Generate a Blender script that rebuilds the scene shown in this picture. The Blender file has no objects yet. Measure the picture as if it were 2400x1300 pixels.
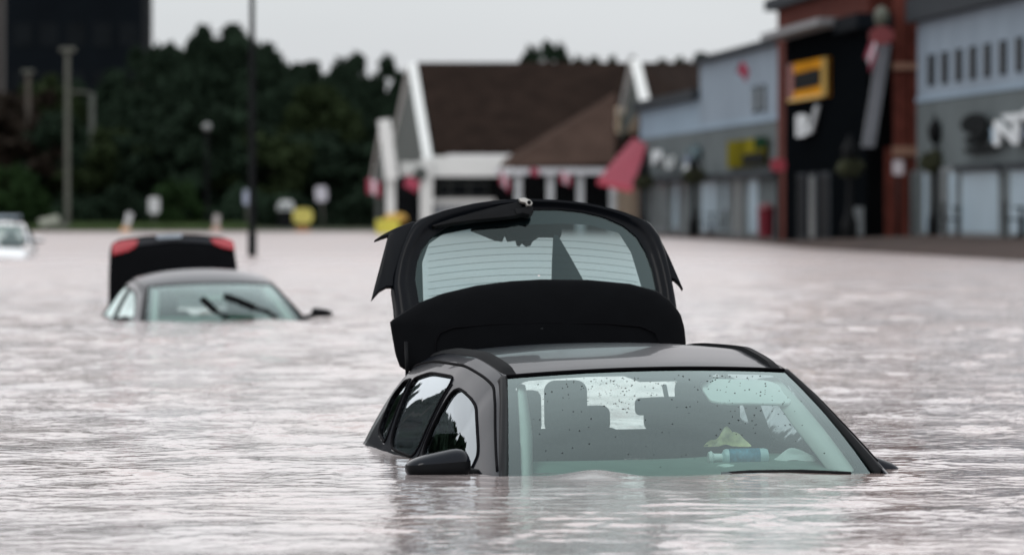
import bpy, bmesh, math, random
import numpy as np
from mathutils import Vector, Matrix
random.seed(7); rng = np.random.default_rng(7)
scn = bpy.context.scene
R = math.radians
# ------------------------------------------------------------------ camera
F, CX, HY, CH = 12000.0, 1200.0, 490.0, 1.03      # focal length (px), principal column, horizon row, eye height over the water
def P(px, py, Y): return Vector(((px - CX) * Y / F, Y, CH + (HY - py) * Y / F))
def Yw(py): return CH * F / (py - HY)             # distance of a water-level point seen at row py
cam = bpy.data.cameras.new('camera'); camo = bpy.data.objects.new('camera', cam)
scn.collection.objects.link(camo); scn.camera = camo
camo.location = (0, 0, CH); camo.rotation_euler = (R(90), 0, 0)
cam.sensor_width = 36; cam.lens = 180; cam.shift_y = -(650 - HY) / 2400
cam.clip_start = 0.5; cam.clip_end = 6000
cam.dof.use_dof = True; cam.dof.focus_distance = 20.7; cam.dof.aperture_fstop = 3.8
# ------------------------------------------------------------------ sky (overcast) and sun
SUN_EL, SUN_AZ = 52, 205
w = bpy.data.worlds.new('World'); scn.world = w; w.use_nodes = True
nt = w.node_tree; nt.nodes.clear()
def wn(t, **k):
    n = nt.nodes.new(t)
    for a, b in k.items(): setattr(n, a, b)
    return n
out = wn('ShaderNodeOutputWorld'); bg = wn('ShaderNodeBackground')
sky = wn('ShaderNodeTexSky', sky_type='NISHITA'); sky.sun_disc = False
sky.sun_elevation = R(SUN_EL); sky.sun_rotation = R(SUN_AZ); sky.air_density = 1.0; sky.dust_density = 4.0
tc = wn('ShaderNodeTexCoord'); sep = wn('ShaderNodeSeparateXYZ')
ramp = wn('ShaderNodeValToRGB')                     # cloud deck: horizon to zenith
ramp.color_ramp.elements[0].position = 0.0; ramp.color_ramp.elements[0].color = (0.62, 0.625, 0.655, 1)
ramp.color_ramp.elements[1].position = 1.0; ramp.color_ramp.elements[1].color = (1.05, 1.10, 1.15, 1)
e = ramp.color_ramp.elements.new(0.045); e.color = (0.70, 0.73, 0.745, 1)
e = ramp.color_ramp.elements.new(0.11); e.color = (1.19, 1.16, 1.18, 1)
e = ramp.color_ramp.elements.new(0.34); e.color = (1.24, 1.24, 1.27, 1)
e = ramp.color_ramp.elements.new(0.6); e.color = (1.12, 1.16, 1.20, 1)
mp = wn('ShaderNodeMapping'); mp.inputs['Scale'].default_value = (1.5, 1.5, 7)
noi = wn('ShaderNodeTexNoise'); noi.inputs['Scale'].default_value = 2.2; noi.inputs['Detail'].default_value = 5
nmap = wn('ShaderNodeMapRange'); nmap.inputs['From Min'].default_value = .3; nmap.inputs['From Max'].default_value = .7
nmap.inputs['To Min'].default_value = 10.1; nmap.inputs['To Max'].default_value = 11.4
vm = wn('ShaderNodeVectorMath', operation='SCALE')
mix = wn('ShaderNodeMix', data_type='RGBA'); mix.inputs['Factor'].default_value = 0.94
L = nt.links.new
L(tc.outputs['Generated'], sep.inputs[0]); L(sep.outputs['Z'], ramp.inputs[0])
L(tc.outputs['Generated'], mp.inputs[0]); L(mp.outputs[0], noi.inputs['Vector']); L(noi.outputs['Fac'], nmap.inputs[0])
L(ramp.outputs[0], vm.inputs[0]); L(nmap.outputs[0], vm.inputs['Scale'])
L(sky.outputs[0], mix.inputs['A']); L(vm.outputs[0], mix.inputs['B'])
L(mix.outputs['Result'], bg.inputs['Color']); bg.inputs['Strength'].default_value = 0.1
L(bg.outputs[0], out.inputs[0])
sl = bpy.data.lights.new('sun', 'SUN'); so = bpy.data.objects.new('sun', sl); scn.collection.objects.link(so)
sl.energy = 0.6; sl.angle = R(20); sl.color = (1, .97, .93)
d = Vector((math.sin(R(SUN_AZ)) * math.cos(R(SUN_EL)), math.cos(R(SUN_AZ)) * math.cos(R(SUN_EL)), math.sin(R(SUN_EL))))
so.rotation_euler = d.to_track_quat('Z', 'Y').to_euler()
scn.view_settings.view_transform = 'Standard'; scn.view_settings.look = 'None'
scn.view_settings.exposure = 0.0; scn.view_settings.gamma = 1.0
scn.render.engine = 'CYCLES'
scn.cycles.use_denoising = True
scn.cycles.max_bounces = 10; scn.cycles.transparent_max_bounces = 24; scn.cycles.caustics_reflective = False
# ------------------------------------------------------------------ helpers
col = scn.collection
def tag(o, label=None, cat=None, group=None, kind=None):
    if label: o['label'] = label
    if cat: o['category'] = cat
    if group: o['group'] = group
    if kind: o['kind'] = kind
    return o
def empty(name, loc, label=None, cat=None, group=None, rot=(0, 0, 0)):
    o = bpy.data.objects.new(name, None); col.objects.link(o); o.location = loc; o.rotation_euler = rot
    o.empty_display_size = .1
    return tag(o, label, cat, group)
class MB:
    def __init__(s): s.v = []; s.f = []
    def add(s, vs, fs):
        n = len(s.v); s.v += [tuple(p) for p in vs]; s.f += [tuple(i + n for i in f) for f in fs]; return s
    def box(s, a, b):
        (x0, y0, z0), (x1, y1, z1) = a, b
        return s.hexa([(x0, y0, z0), (x1, y0, z0), (x1, y1, z0), (x0, y1, z0)], [(x0, y0, z1), (x1, y0, z1), (x1, y1, z1), (x0, y1, z1)])
    def hexa(s, lo, hi):
        return s.add(list(lo) + list(hi), [(3, 2, 1, 0), (4, 5, 6, 7), (0, 1, 5, 4), (1, 2, 6, 5), (2, 3, 7, 6), (3, 0, 4, 7)])
    def prism(s, poly, off):                                 # polygon of 3D points, extruded by vector
        n = len(poly); off = Vector(off)
        vs = [Vector(p) for p in poly] + [Vector(p) + off for p in poly]
        fs = [tuple(range(n)), tuple(range(2 * n - 1, n - 1, -1))] + [(i, i + n, (i + 1) % n + n, (i + 1) % n) for i in range(n)]
        return s.add(vs, fs)
    def tube(s, pts, r, n=8, closed=False):
        pts = [Vector(p) for p in pts]; m = len(pts)
        rs = r if hasattr(r, '__len__') else [r] * m
        ref = None; rings = []
        for i in range(m):
            a = pts[(i - 1) % m] if (closed or i > 0) else pts[i]
            b = pts[(i + 1) % m] if (closed or i < m - 1) else pts[i]
            t = (b - a).normalized()
            if ref is None:
                ref = Vector((0, 0, 1)) if abs(t.z) < .9 else Vector((1, 0, 0))
            x = ref - t * ref.dot(t)
            if x.length < 1e-6: x = t.orthogonal()
            x.normalize(); y = t.cross(x); ref = x
            rings += [pts[i] + (x * math.cos(2 * math.pi * k / n) + y * math.sin(2 * math.pi * k / n)) * rs[i] for k in range(n)]
        fs = []
        for i in range(m if closed else m - 1):
            j = (i + 1) % m
            fs += [(i * n + k, i * n + (k + 1) % n, j * n + (k + 1) % n, j * n + k) for k in range(n)]
        if not closed: fs += [tuple(range(n - 1, -1, -1)), tuple(range((m - 1) * n, m * n))]
        return s.add(rings, fs)
    def lathe(s, c, prof, n=16):                             # prof: (r, z)
        c = Vector(c); vs = []
        for r, z in prof: vs += [c + Vector((r * math.cos(2 * math.pi * k / n), r * math.sin(2 * math.pi * k / n), z)) for k in range(n)]
        m = len(prof)
        fs = [(i * n + k, i * n + (k + 1) % n, (i + 1) * n + (k + 1) % n, (i + 1) * n + k) for i in range(m - 1) for k in range(n)]
        fs += [tuple(range(n - 1, -1, -1)), tuple(range((m - 1) * n, m * n))]
        return s.add(vs, fs)
    def grid(s, A, mask=None):                               # A: (n,m,3); mask: (n-1,m-1) faces kept
        n, m = A.shape[:2]; base = len(s.v); s.v += [tuple(p) for p in A.reshape(-1, 3).tolist()]
        for i in range(n - 1):
            for j in range(m - 1):
                if mask is None or mask[i, j]:
                    q = base + i * m + j; s.f.append((q, q + m, q + m + 1, q + 1))
        return s
    def ell(s, c, r, n=14, m=9):
        vs = []; c = Vector(c)
        for i in range(m + 1):
            th = math.pi * i / m
            vs += [c + Vector((r[0] * math.sin(th) * math.cos(2 * math.pi * k / n), r[1] * math.sin(th) * math.sin(2 * math.pi * k / n), r[2] * math.cos(th))) for k in range(n)]
        return s.add(vs, [(i * n + k, (i + 1) * n + k, (i + 1) * n + (k + 1) % n, i * n + (k + 1) % n) for i in range(m) for k in range(n)])
    def build(s, name, mat, parent=None, smooth=False, bevel=0, seg=3, solid=0, angle=None, origin=None):
        me = bpy.data.meshes.new(name)
        vs = s.v
        if origin is not None: vs = [tuple(Vector(p) - Vector(origin)) for p in vs]
        me.from_pydata(vs, [], s.f)
        bm = bmesh.new(); bm.from_mesh(me)
        bmesh.ops.remove_doubles(bm, verts=bm.verts, dist=1e-5)
        bmesh.ops.recalc_face_normals(bm, faces=bm.faces)
        if bevel:
            ed = [x for x in bm.edges if len(x.link_faces) == 2 and x.calc_face_angle(0) > .6]
            bmesh.ops.bevel(bm, geom=ed, offset=bevel, segments=seg, affect='EDGES', profile=.5, clamp_overlap=True)
        bm.to_mesh(me); bm.free()
        if smooth or bevel:
            for p in me.polygons: p.use_smooth = True
        me.materials.append(mat)
        o = bpy.data.objects.new(name, me); col.objects.link(o); o.parent = parent
        if origin is not None: o.location = origin
        if bevel or angle:
            try: me.set_sharp_from_angle(angle=angle or R(35))
            except Exception: pass
        if solid:
            md = o.modifiers.new('s', 'SOLIDIFY'); md.thickness = solid; md.offset = -1
        return o
def mat(name, c, rough=.6, metal=0., var=.12, scale=3., coat=0., spec=.5, bump=0., bscale=40., trans=0., emit=None, sub=None):
    m = bpy.data.materials.new(name); m.use_nodes = True; t = m.node_tree; b = t.nodes['Principled BSDF']
    b.inputs['Roughness'].default_value = rough; b.inputs['Metallic'].default_value = metal
    b.inputs['Specular IOR Level'].default_value = spec; b.inputs['Coat Weight'].default_value = coat; b.inputs['Coat Roughness'].default_value = .03
    tcn = t.nodes.new('ShaderNodeTexCoord'); n = t.nodes.new('ShaderNodeTexNoise'); n.inputs['Scale'].default_value = scale; n.inputs['Detail'].default_value = 6
    r = t.nodes.new('ShaderNodeValToRGB'); r.color_ramp.elements[0].position = .3; r.color_ramp.elements[1].position = .7
    r.color_ramp.elements[0].color = (*[x * (1 - var) for x in c], 1); r.color_ramp.elements[1].color = (*[x * (1 + var) for x in c], 1)
    t.links.new(tcn.outputs['Object'], n.inputs['Vector']); t.links.new(n.outputs['Fac'], r.inputs[0]); t.links.new(r.outputs[0], b.inputs['Base Color'])
    if bump:
        n2 = t.nodes.new('ShaderNodeTexNoise'); n2.inputs['Scale'].default_value = bscale; n2.inputs['Detail'].default_value = 4
        bp = t.nodes.new('ShaderNodeBump'); bp.inputs['Strength'].default_value = bump; bp.inputs['Distance'].default_value = .02
        t.links.new(tcn.outputs['Object'], n2.inputs['Vector']); t.links.new(n2.outputs['Fac'], bp.inputs['Height']); t.links.new(bp.outputs[0], b.inputs['Normal'])
    if emit:
        b.inputs['Emission Color'].default_value = (*emit[:3], 1); b.inputs['Emission Strength'].default_value = emit[3]
    return m
def glass(name, tint, refl=1.7, rough=0.0, ior=1.5, gcol=(.80, .95, .93)):
    m = bpy.data.materials.new(name); m.use_nodes = True; t = m.node_tree; t.nodes.clear()
    o = t.nodes.new('ShaderNodeOutputMaterial'); mx = t.nodes.new('ShaderNodeMixShader'); tr = t.nodes.new('ShaderNodeBsdfTransparent')
    gl = t.nodes.new('ShaderNodeBsdfGlossy'); fr = t.nodes.new('ShaderNodeFresnel'); mu = t.nodes.new('ShaderNodeMath')
    n = t.nodes.new('ShaderNodeTexNoise'); n.inputs['Scale'].default_value = 6.; mr = t.nodes.new('ShaderNodeMapRange')
    mr.inputs['To Min'].default_value = rough; mr.inputs['To Max'].default_value = rough + .02
    mu.operation = 'MULTIPLY'; mu.inputs[1].default_value = refl; mu.use_clamp = True; fr.inputs['IOR'].default_value = ior
    tr.inputs['Color'].default_value = (*tint, 1); gl.inputs['Color'].default_value = (*gcol, 1)
    K = t.links.new
    K(n.outputs['Fac'], mr.inputs[0]); K(mr.outputs[0], gl.inputs['Roughness'])
    K(fr.outputs[0], mu.inputs[0]); K(mu.outputs[0], mx.inputs[0]); K(tr.outputs[0], mx.inputs[1]); K(gl.outputs[0], mx.inputs[2]); K(mx.outputs[0], o.inputs[0])
    return m
M = {}
M['paint'] = mat('black_paint', (.004, .0058, .010), .3, var=.1, coat=.31, spec=.04)
M['dpaint'] = mat('dark_blue_paint', (.010, .013, .019), .3, var=.1, coat=.5, spec=.1)
M['wpaint'] = mat('white_paint', (.78, .79, .8), .35, var=.03, coat=.8)
M['plastic'] = mat('black_plastic', (.005, .0055, .0065), .5, var=.15, scale=30, spec=.10)
M['satin'] = mat('satin_black_panel', (.0035, .004, .005), .6, var=.1, scale=12, spec=.04)
M['gate'] = mat('tailgate_paint', (.004, .005, .007), .35, var=.1, coat=.05, spec=.07)
M['rubber'] = mat('rubber_seal', (.004, .004, .005), .7, var=.1, spec=.03)
M['frit'] = mat('black_glass_edge', (.008, .01, .012), .25, var=.05)
M['trim'] = mat('pale_cabin_trim', (.58, .62, .58), .8, var=.05)
M['liner'] = mat('pale_headliner', (.5, .55, .52), .9, var=.06, scale=20)
M['seat'] = mat('charcoal_seat_cloth', (.05, .062, .062), .9, var=.2, scale=50)
M['dash'] = mat('grey_dash', (.16, .24, .20), .6, var=.12, scale=8)
M['belt'] = mat('grey_belt', (.17, .22, .22), .8)
M['windscreen'] = glass('windscreen_glass', (.73, .875, .845), 1.95)
M['sideglass'] = glass('privacy_glass', (.08, .10, .11), 1.6, gcol=(.84, .92, .96))
M['rearglass'] = glass('rear_glass', (.44, .59, .60), .8)
M['chrome'] = mat('pale_metal', (.36, .35, .33), .4, .4, var=.08, scale=20)
M['drop'] = mat('water_bead', (.012, .016, .016), .05, var=.3, spec=.6)
M['red'] = mat('red_lens', (.45, .015, .03), .2, coat=1., var=.05)
M['plate'] = mat('plate_plinth', (.3, .36, .42), .4)
# ------------------------------------------------------------------ water
def make_water():
    us = [0.]; st = .00065
    while us[-1] < .12: us.append(us[-1] + st)
    while us[-1] < 3.0: st *= 1.25; us.append(us[-1] + st)
    us = np.array([-u for u in us[:0:-1]] + us)
    ys = [3.]
    while ys[-1] < 600:
        y = ys[-1]
        s = .02 if y < 11 else (.00065 if y < 27 else min(.006, .00065 + .00085 * (y - 27) / 22) if y < 240 else .05)
        ys.append(y * (1 + s))
    ys = np.array(ys)
    Yg, U = np.meshgrid(ys, us, indexing='ij'); Xg = U * Yg
    sp = np.maximum(np.gradient(ys)[:, None] * np.ones_like(U), np.abs(np.gradient(us))[None, :] * Yg)
    Z = np.zeros_like(Xg)
    # slow patches of calmer and rougher water
    def patch(k, seed):
        r = np.random.default_rng(seed); a = np.zeros_like(Xg)
        for i in range(7):
            th = r.uniform(0, 2 * math.pi); kk = k * r.uniform(.5, 1.6); a += np.sin(kk * (math.cos(th) * Xg + math.sin(th) * Yg * .55) + r.uniform(0, 6.3))
        return a / 2.6
    calm = np.clip(np.exp(.5 * patch(2.2, 3) + .9 * patch(9., 4) - .95), .12, 2.7) * (1 - .7 * np.exp(-((Xg - .2) / 1.1)**2 - ((Yg - 18.2) / 1.7)**2))
    r = np.random.default_rng(11)
    for i in range(125):
        lam = math.exp(r.uniform(math.log(.05), math.log(1.5)))
        th = math.pi / 2 + .5 + r.normal(0, 1.9)
        k = 2 * math.pi / lam
        slope = .0074 * (1.35 if lam < .3 else .55)
        if lam > .22: slope = slope * (1 + 3.4 * np.clip((Yg - 24) / 40, 0, 1))
        fade = np.clip((lam / sp - 2.5) / 2.5, 0, 1)
        ph = r.uniform(0, 6.3)
        arg = k * (math.cos(th) * Xg + math.sin(th) * Yg) + ph + .8 * np.sin(.21 * k * (math.sin(th) * Xg - math.cos(th) * Yg) + ph * 3)
        Z += slope / k * np.sin(arg) * fade * (calm if lam < .6 else 1)
    lee = np.exp(-((Xg + .1) / .95)**2 - ((Yg - 17.9) / 1.9)**2)      # ripples running off the car's front corner
    for i in range(9):
        lam = r.uniform(.14, .42); th = math.pi / 2 + r.normal(0, .45); k = 2 * math.pi / lam; ph = r.uniform(0, 6.3)
        Z += .019 / k * np.sin(k * (math.cos(th) * Xg + math.sin(th) * Yg) + ph + .9 * np.sin(.3 * k * Xg + ph * 2)) * lee * np.clip((lam / sp - 2.5) / 2.5, 0, 1)
    # water heaped against the windscreen and wrinkled round the car
    Z += .030 * np.exp(-((Xg - .32) / .13) ** 2 - ((Yg - 19.72) / .22) ** 2)
    Z += .010 * np.exp(-((Xg - 1.05) / .25) ** 2 - ((Yg - 19.75) / .2) ** 2)
    n, m = Xg.shape
    me = bpy.data.meshes.new('water')
    V = np.stack([Xg, Yg, Z], -1).reshape(-1, 3).astype(np.float32)
    idx = np.arange(n * m).reshape(n, m)
    Q = np.stack([idx[:-1, :-1], idx[:-1, 1:], idx[1:, 1:], idx[1:, :-1]], -1).reshape(-1, 4)
    me.vertices.add(len(V)); me.vertices.foreach_set('co', V.ravel())
    me.loops.add(Q.size); me.loops.foreach_set('vertex_index', Q.ravel().astype(np.int32))
    me.polygons.add(len(Q)); me.polygons.foreach_set('loop_start', np.arange(0, Q.size, 4, dtype=np.int32))
    me.polygons.foreach_set('use_smooth', np.ones(len(Q), dtype=bool))
    me.update(); me.validate()
    mt = bpy.data.materials.new('muddy_flood_water'); mt.use_nodes = True; t = mt.node_tree; b = t.nodes['Principled BSDF']
    b.inputs['IOR'].default_value = 1.34; b.inputs['Roughness'].default_value = .02
    tcn = t.nodes.new('ShaderNodeTexCoord'); mpn = t.nodes.new('ShaderNodeMapping'); mpn.inputs['Scale'].default_value = (1, .35, 1)
    n1 = t.nodes.new('ShaderNodeTexNoise'); n1.inputs['Scale'].default_value = .8; n1.inputs['Detail'].default_value = 5
    rp = t.nodes.new('ShaderNodeValToRGB'); rp.color_ramp.elements[0].position = .3; rp.color_ramp.elements[1].position = .75
    rp.color_ramp.elements[0].color = (.34, .302, .30, 1); rp.color_ramp.elements[1].color = (.37, .275, .245, 1)
    n2 = t.nodes.new('ShaderNodeTexNoise'); n2.inputs['Scale'].default_value = 9; n2.inputs['Detail'].default_value = 3
    bp = t.nodes.new('ShaderNodeBump'); bp.inputs['Strength'].default_value = .28; bp.inputs['Distance'].default_value = .05
    K = t.links.new
    K(tcn.outputs['Object'], mpn.inputs[0]); K(mpn.outputs[0], n1.inputs['Vector']); K(n1.outputs['Fac'], rp.inputs[0]); K(rp.outputs[0], b.inputs['Base Color'])
    K(tcn.outputs['Object'], n2.inputs['Vector']); K(n2.outputs['Fac'], bp.inputs['Height']); K(bp.outputs[0], b.inputs['Normal'])
    sx = t.nodes.new('ShaderNodeSeparateXYZ'); mrn = t.nodes.new('ShaderNodeMapRange'); mrn.inputs['From Min'].default_value = 22; mrn.inputs['From Max'].default_value = 55
    mrn.inputs['To Min'].default_value = .10; mrn.inputs['To Max'].default_value = .8                  # open water is choppier than the lee of the cars
    K(tcn.outputs['Object'], sx.inputs[0]); K(sx.outputs['Y'], mrn.inputs[0]); K(mrn.outputs[0], bp.inputs['Strength'])
    mr2 = t.nodes.new('ShaderNodeMapRange'); mr2.inputs['From Min'].default_value = 45; mr2.inputs['From Max'].default_value = 130; mr2.inputs['To Min'].default_value = .06; mr2.inputs['To Max'].default_value = .34
    K(sx.outputs['Y'], mr2.inputs[0]); K(mr2.outputs[0], b.inputs['Roughness'])
    me.materials.append(mt)
    o = bpy.data.objects.new('water', me); col.objects.link(o); o['kind'] = 'structure'
    return o
make_water()
# ------------------------------------------------------------------ ground
def make_ground():
    xs = np.concatenate([[-3000, -800, -300], np.linspace(-120, 120, 61), [300, 800, 3000]])
    ys = np.concatenate([[-200, 2, 60, 150, 200], np.linspace(220, 320, 41), [400, 700, 1500, 5000]])
    A = np.zeros((len(ys), len(xs), 3)); r = np.random.default_rng(2)
    for i, y in enumerate(ys):
        for j, x in enumerate(xs):
            edge = 236 + .5 * math.sin(x * .6) + (10 if x > 0 else 0)
            z = -1.2 + 1.2 * min(1, max(0, (y - edge + 14) / 14)) ** 1.5 + .05 * max(0, min(y - edge, 60)) * .5
            A[i, j] = (x, y, z + r.uniform(-.02, .02))
    m = mat('wet_grass_ground', (.035, .045, .02), .9, var=.5, scale=.6, bump=.5, bscale=4)
    return tag(MB().grid(A).build('ground', m, smooth=True), kind='structure')
make_ground()
# ------------------------------------------------------------------ cars
def spline(keys):
    k = np.array(keys, float); x = k[:, 0]
    def f(q):
        q = np.clip(np.asarray(q, float), x[0], x[-1]); res = []
        for c in range(1, k.shape[1]):
            y = k[:, c]; h = np.diff(x); dl = np.diff(y) / h; d = np.zeros_like(y)
            d[0], d[-1] = dl[0], dl[-1]
            for i in range(1, len(y) - 1):
                d[i] = 0 if dl[i - 1] * dl[i] <= 0 else (h[i - 1] + h[i]) / (h[i - 1] / dl[i] + h[i] / dl[i - 1])
            i = np.clip(np.searchsorted(x, q, side='right') - 1, 0, len(x) - 2); s = (q - x[i]) / h[i]
            res.append((2 * s**3 - 3 * s**2 + 1) * y[i] + (s**3 - 2 * s**2 + s) * h[i] * d[i] + (-2 * s**3 + 3 * s**2) * y[i + 1] + (s**3 - s**2) * h[i] * d[i + 1])
        return res if len(res) > 1 else res[0]
    return f
def rounded(poly, rad=.25, n=4):                              # cut the corners of a 2D polygon with arcs
    out = []; m = len(poly)
    for i in range(m):
        p = np.array(poly[i], float); a = np.array(poly[i - 1], float); b = np.array(poly[(i + 1) % m], float)
        q = p + (a - p) * rad; s = p + (b - p) * rad
        for k in range(n + 1):
            t = k / n; out.append(tuple(q * (1 - t)**2 + 2 * p * t * (1 - t) + s * t * t))
    return out
def inside(poly, X, Y):
    res = np.zeros(X.shape, bool); n = len(poly)
    for i in range(n):
        (x0, y0), (x1, y1) = poly[i - 1], poly[i]
        c = (y0 > Y) != (y1 > Y)
        with np.errstate(divide='ignore', invalid='ignore'):
            res ^= c & (X < (x1 - x0) * (Y - y0) / (y1 - y0 + 1e-12) + x0)
    return res
def dense(poly, step):
    out = []
    for i in range(len(poly)):
        a = np.array(poly[i], float); b = np.array(poly[(i + 1) % len(poly)], float); n = max(1, int(np.hypot(*(b - a)) / step))
        out += [tuple(a + (b - a) * k / n) for k in range(n)]
    return out
class Car:
    def __init__(s, name, label, O, yaw, roll, prof, paint, lift=0., cat='car'):
        s.root = empty(name, O, label, cat, rot=(0, -roll, yaw))
        s.M = Matrix.Translation(O) @ Matrix.Rotation(yaw, 4, 'Z') @ Matrix.Rotation(-roll, 4, 'Y'); s.I = s.M.inverted()
        s.pf = prof; s.paint = paint; s.lift = lift
        s.T = spline(prof['T']); s.B = spline(prof['B']); s.zc = spline(prof['zc'])
    def loc(s, px, py, Y=None, plane=None):                   # a seen point brought into the car's own frame
        if plane is None: return s.I @ P(px, py, Y)
        o = s.I @ Vector((0, 0, CH)); d = (s.I @ P(px, py, 20.)) - o
        c, n = plane; return o + d * ((c - o).dot(n) / d.dot(n))
    def side(s, y, t, sg):
        y = np.asarray(y, float); t = np.asarray(t, float)
        xT, zT = s.T(y); xB, zB = s.B(y)
        xC, zC = xT + (xB - xT) * .47, zT + (zB - zT) * .15
        tt = np.clip(t, 0, 1)
        x = (1 - tt)**2 * xT + 2 * tt * (1 - tt) * xC + tt**2 * xB; z = (1 - tt)**2 * zT + 2 * tt * (1 - tt) * zC + tt**2 * zB
        q = np.clip(t - 1, 0, 1)
        x = x + .05 * np.sin(np.clip(q * 6, 0, 1) * math.pi / 2); z = z - .7 * q
        return np.stack([sg * x, y, z + s.lift], -1)
    def H(s, u): h = s.pf['H']; return np.stack([h[0] * u, h[1] + h[2] * u**2, h[3] - h[4] * u**2], -1)
    def K(s, u): h = s.pf['K']; return np.stack([h[0] * u, h[1] + h[2] * u**2, h[3] + 0 * u], -1)
    def screen(s, u, v, off=0.):
        u = np.asarray(u, float); v = np.asarray(v, float)
        S = s.H(u) * (1 - v[..., None]) + s.K(u) * v[..., None]
        b = (.035 * 4 * v * (1 - v) * (1 - .35 * u**2) + off)
        S = S + np.stack([0 * b, -.42 * b, .9 * b], -1); S[..., 2] += s.lift
        return S
    def body(s):
        pf = s.pf; mb = MB()
        ry = pf['roof_end']
        # roof
        u = np.linspace(-1, 1, 61); v = np.linspace(0, 1, 50); U, V = np.meshgrid(u, v, indexing='ij')
        yh = s.H(U)[..., 1]; yy = yh + V * (ry - yh)
        xT, zT = s.T(yy); zc = s.zc(yy); zz = zc - (zc - zT) * np.abs(U)**2.3
        zz[:, 0] = s.H(u)[:, 2]
        blend = np.clip(1 - V * 12, 0, 1); zz = zz * (1 - blend) + blend * (s.H(U)[..., 2] + (yy - yh) * .2)
        A = np.stack([U * xT, yy, zz + s.lift], -1); s.roofA = A
        mb.grid(A)
        # sides with window openings
        yy = np.arange(.02, pf['T'][-1][0] + .004, .008); tt = np.concatenate([np.linspace(0, 1, 72), 1 + np.linspace(.02, 1, 12)])
        Yg, Tg = np.meshgrid(yy, tt, indexing='ij')
        mask = np.ones((len(yy) - 1, len(tt) - 1), bool); Yc = (Yg[:-1, :-1] + Yg[1:, 1:]) / 2; Tc = (Tg[:-1, :-1] + Tg[1:, 1:]) / 2
        for wpoly in pf['win']: mask &= ~inside(rounded(wpoly[0], wpoly[1]), Yc, Tc)
        for sg in (-1, 1): mb.grid(s.side(Yg, Tg, sg), mask)
        # bonnet and wings
        u = np.linspace(-1, 1, 33); v = np.linspace(0, 1, 16); U, V = np.meshgrid(u, v, indexing='ij')
        y0 = s.K(U)[..., 1] * .9; yy = y0 - V * 1.15
        hx = .80 - .08 * V**2
        zz = pf['K'][3] - .03 - .10 * V**1.5 - .12 * V**6 - .05 * np.abs(U)**4
        mb.grid(np.stack([U * hx, yy, zz + s.lift], -1))
        for sg in (-1, 1):
            q = np.linspace(0, 1, 8); Vg, Q = np.meshgrid(v, q, indexing='ij')
            x = sg * (.80 - .08 * Vg**2 + .07 * np.sin(Q * math.pi / 2)); z = pf['K'][3] - .08 - .10 * Vg**1.5 - .12 * Vg**6 - .5 * Q**1.5
            mb.grid(np.stack([x, pf['K'][2] * .9 - Vg * 1.15, z + s.lift], -1))
        q = np.linspace(0, 1, 6); Ug, Q = np.meshgrid(u, q, indexing='ij')
        mb.grid(np.stack([Ug * .72, pf['K'][1] * .9 - 1.15 - .10 * np.sin(Q * 1.5) + pf['K'][2] * .9 * Ug**2, pf['K'][3] - .30 - .05 * np.abs(Ug)**4 - .4 * Q + s.lift], -1))
        s.bodyo = mb.build('body', s.paint, s.root, smooth=True, solid=.012, angle=R(40))
        s.bodyo.modifiers['s'].offset = 1 if False else -1
        return s.bodyo
    def windows(s, gm, names):
        for (wpoly, rad, nm) in s.pf['win']:
            pr = rounded(wpoly, rad); c = np.mean(np.array(pr), 0); pd = dense(pr, .03)
            for sg in (-1, 1):
                ring = np.array(pd); lay = [c + (ring - c) * k for k in (1.02, .8, .6, .4, .2, .02)]
                G = np.stack([s.side(l[:, 0], l[:, 1], sg) for l in lay], 0)
                G[..., 0] -= sg * .007
                G = np.concatenate([G, G[:, :1]], 1)
                g = MB().grid(G).build('side_window', gm, s.root, smooth=True)
                pts = s.side(ring[:, 0], ring[:, 1], sg); pts[:, 0] += sg * .001
                MB().tube(pts.tolist(), .0065, 6, True).build('window_seal', M['rubber'], g, smooth=True)
        for sg in (-1, 1):                                    # drip channel over the doors
            ys = np.linspace(.16, s.pf['T'][-1][0] - .08, 90); pts = s.side(ys, .235 - .05 * np.clip((ys - .3) / .6, 0, 1), sg)
            MB().tube(pts.tolist(), .0065, 6).build('door_channel', M['rubber'], s.root, smooth=True)
            for yd in (1.40,):
                tt = np.linspace(.42, .98, 30); pts = s.side(yd + .03 * tt, tt, sg) - np.array([sg * .006, 0, 0])
                if sg: MB().tube(pts.tolist(), .010, 6).build('door_pillar', M['rubber'], s.root, smooth=True)
    def windscreen(s, gm, frit):
        u = np.linspace(-1, 1, 80); v = np.linspace(0, 1, 50); U, V = np.meshgrid(u, v, indexing='ij')
        g = MB().grid(s.screen(U, V)).build('windscreen', gm, s.root, smooth=True); s.ws = g
        u = np.linspace(-1, 1, 340); v = np.linspace(0, 1, 170); U, V = np.meshgrid(u, v, indexing='ij')
        A = s.screen(U, V, -.004); Uc = (U[:-1, :-1] + U[1:, 1:]) / 2; Vc = (V[:-1, :-1] + V[1:, 1:]) / 2
        MB().grid(A, frit(Uc, Vc)).build('glass_border', M['frit'], g, smooth=True)
        # black finisher strips: header seam and both pillars
        uu = np.linspace(-1, 1, 50); h = s.screen(uu, 0 * uu); h[:, 2] += .004
        MB().tube(h.tolist(), .006, 6).build('header_seal', M['rubber'], s.root, smooth=True)
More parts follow.
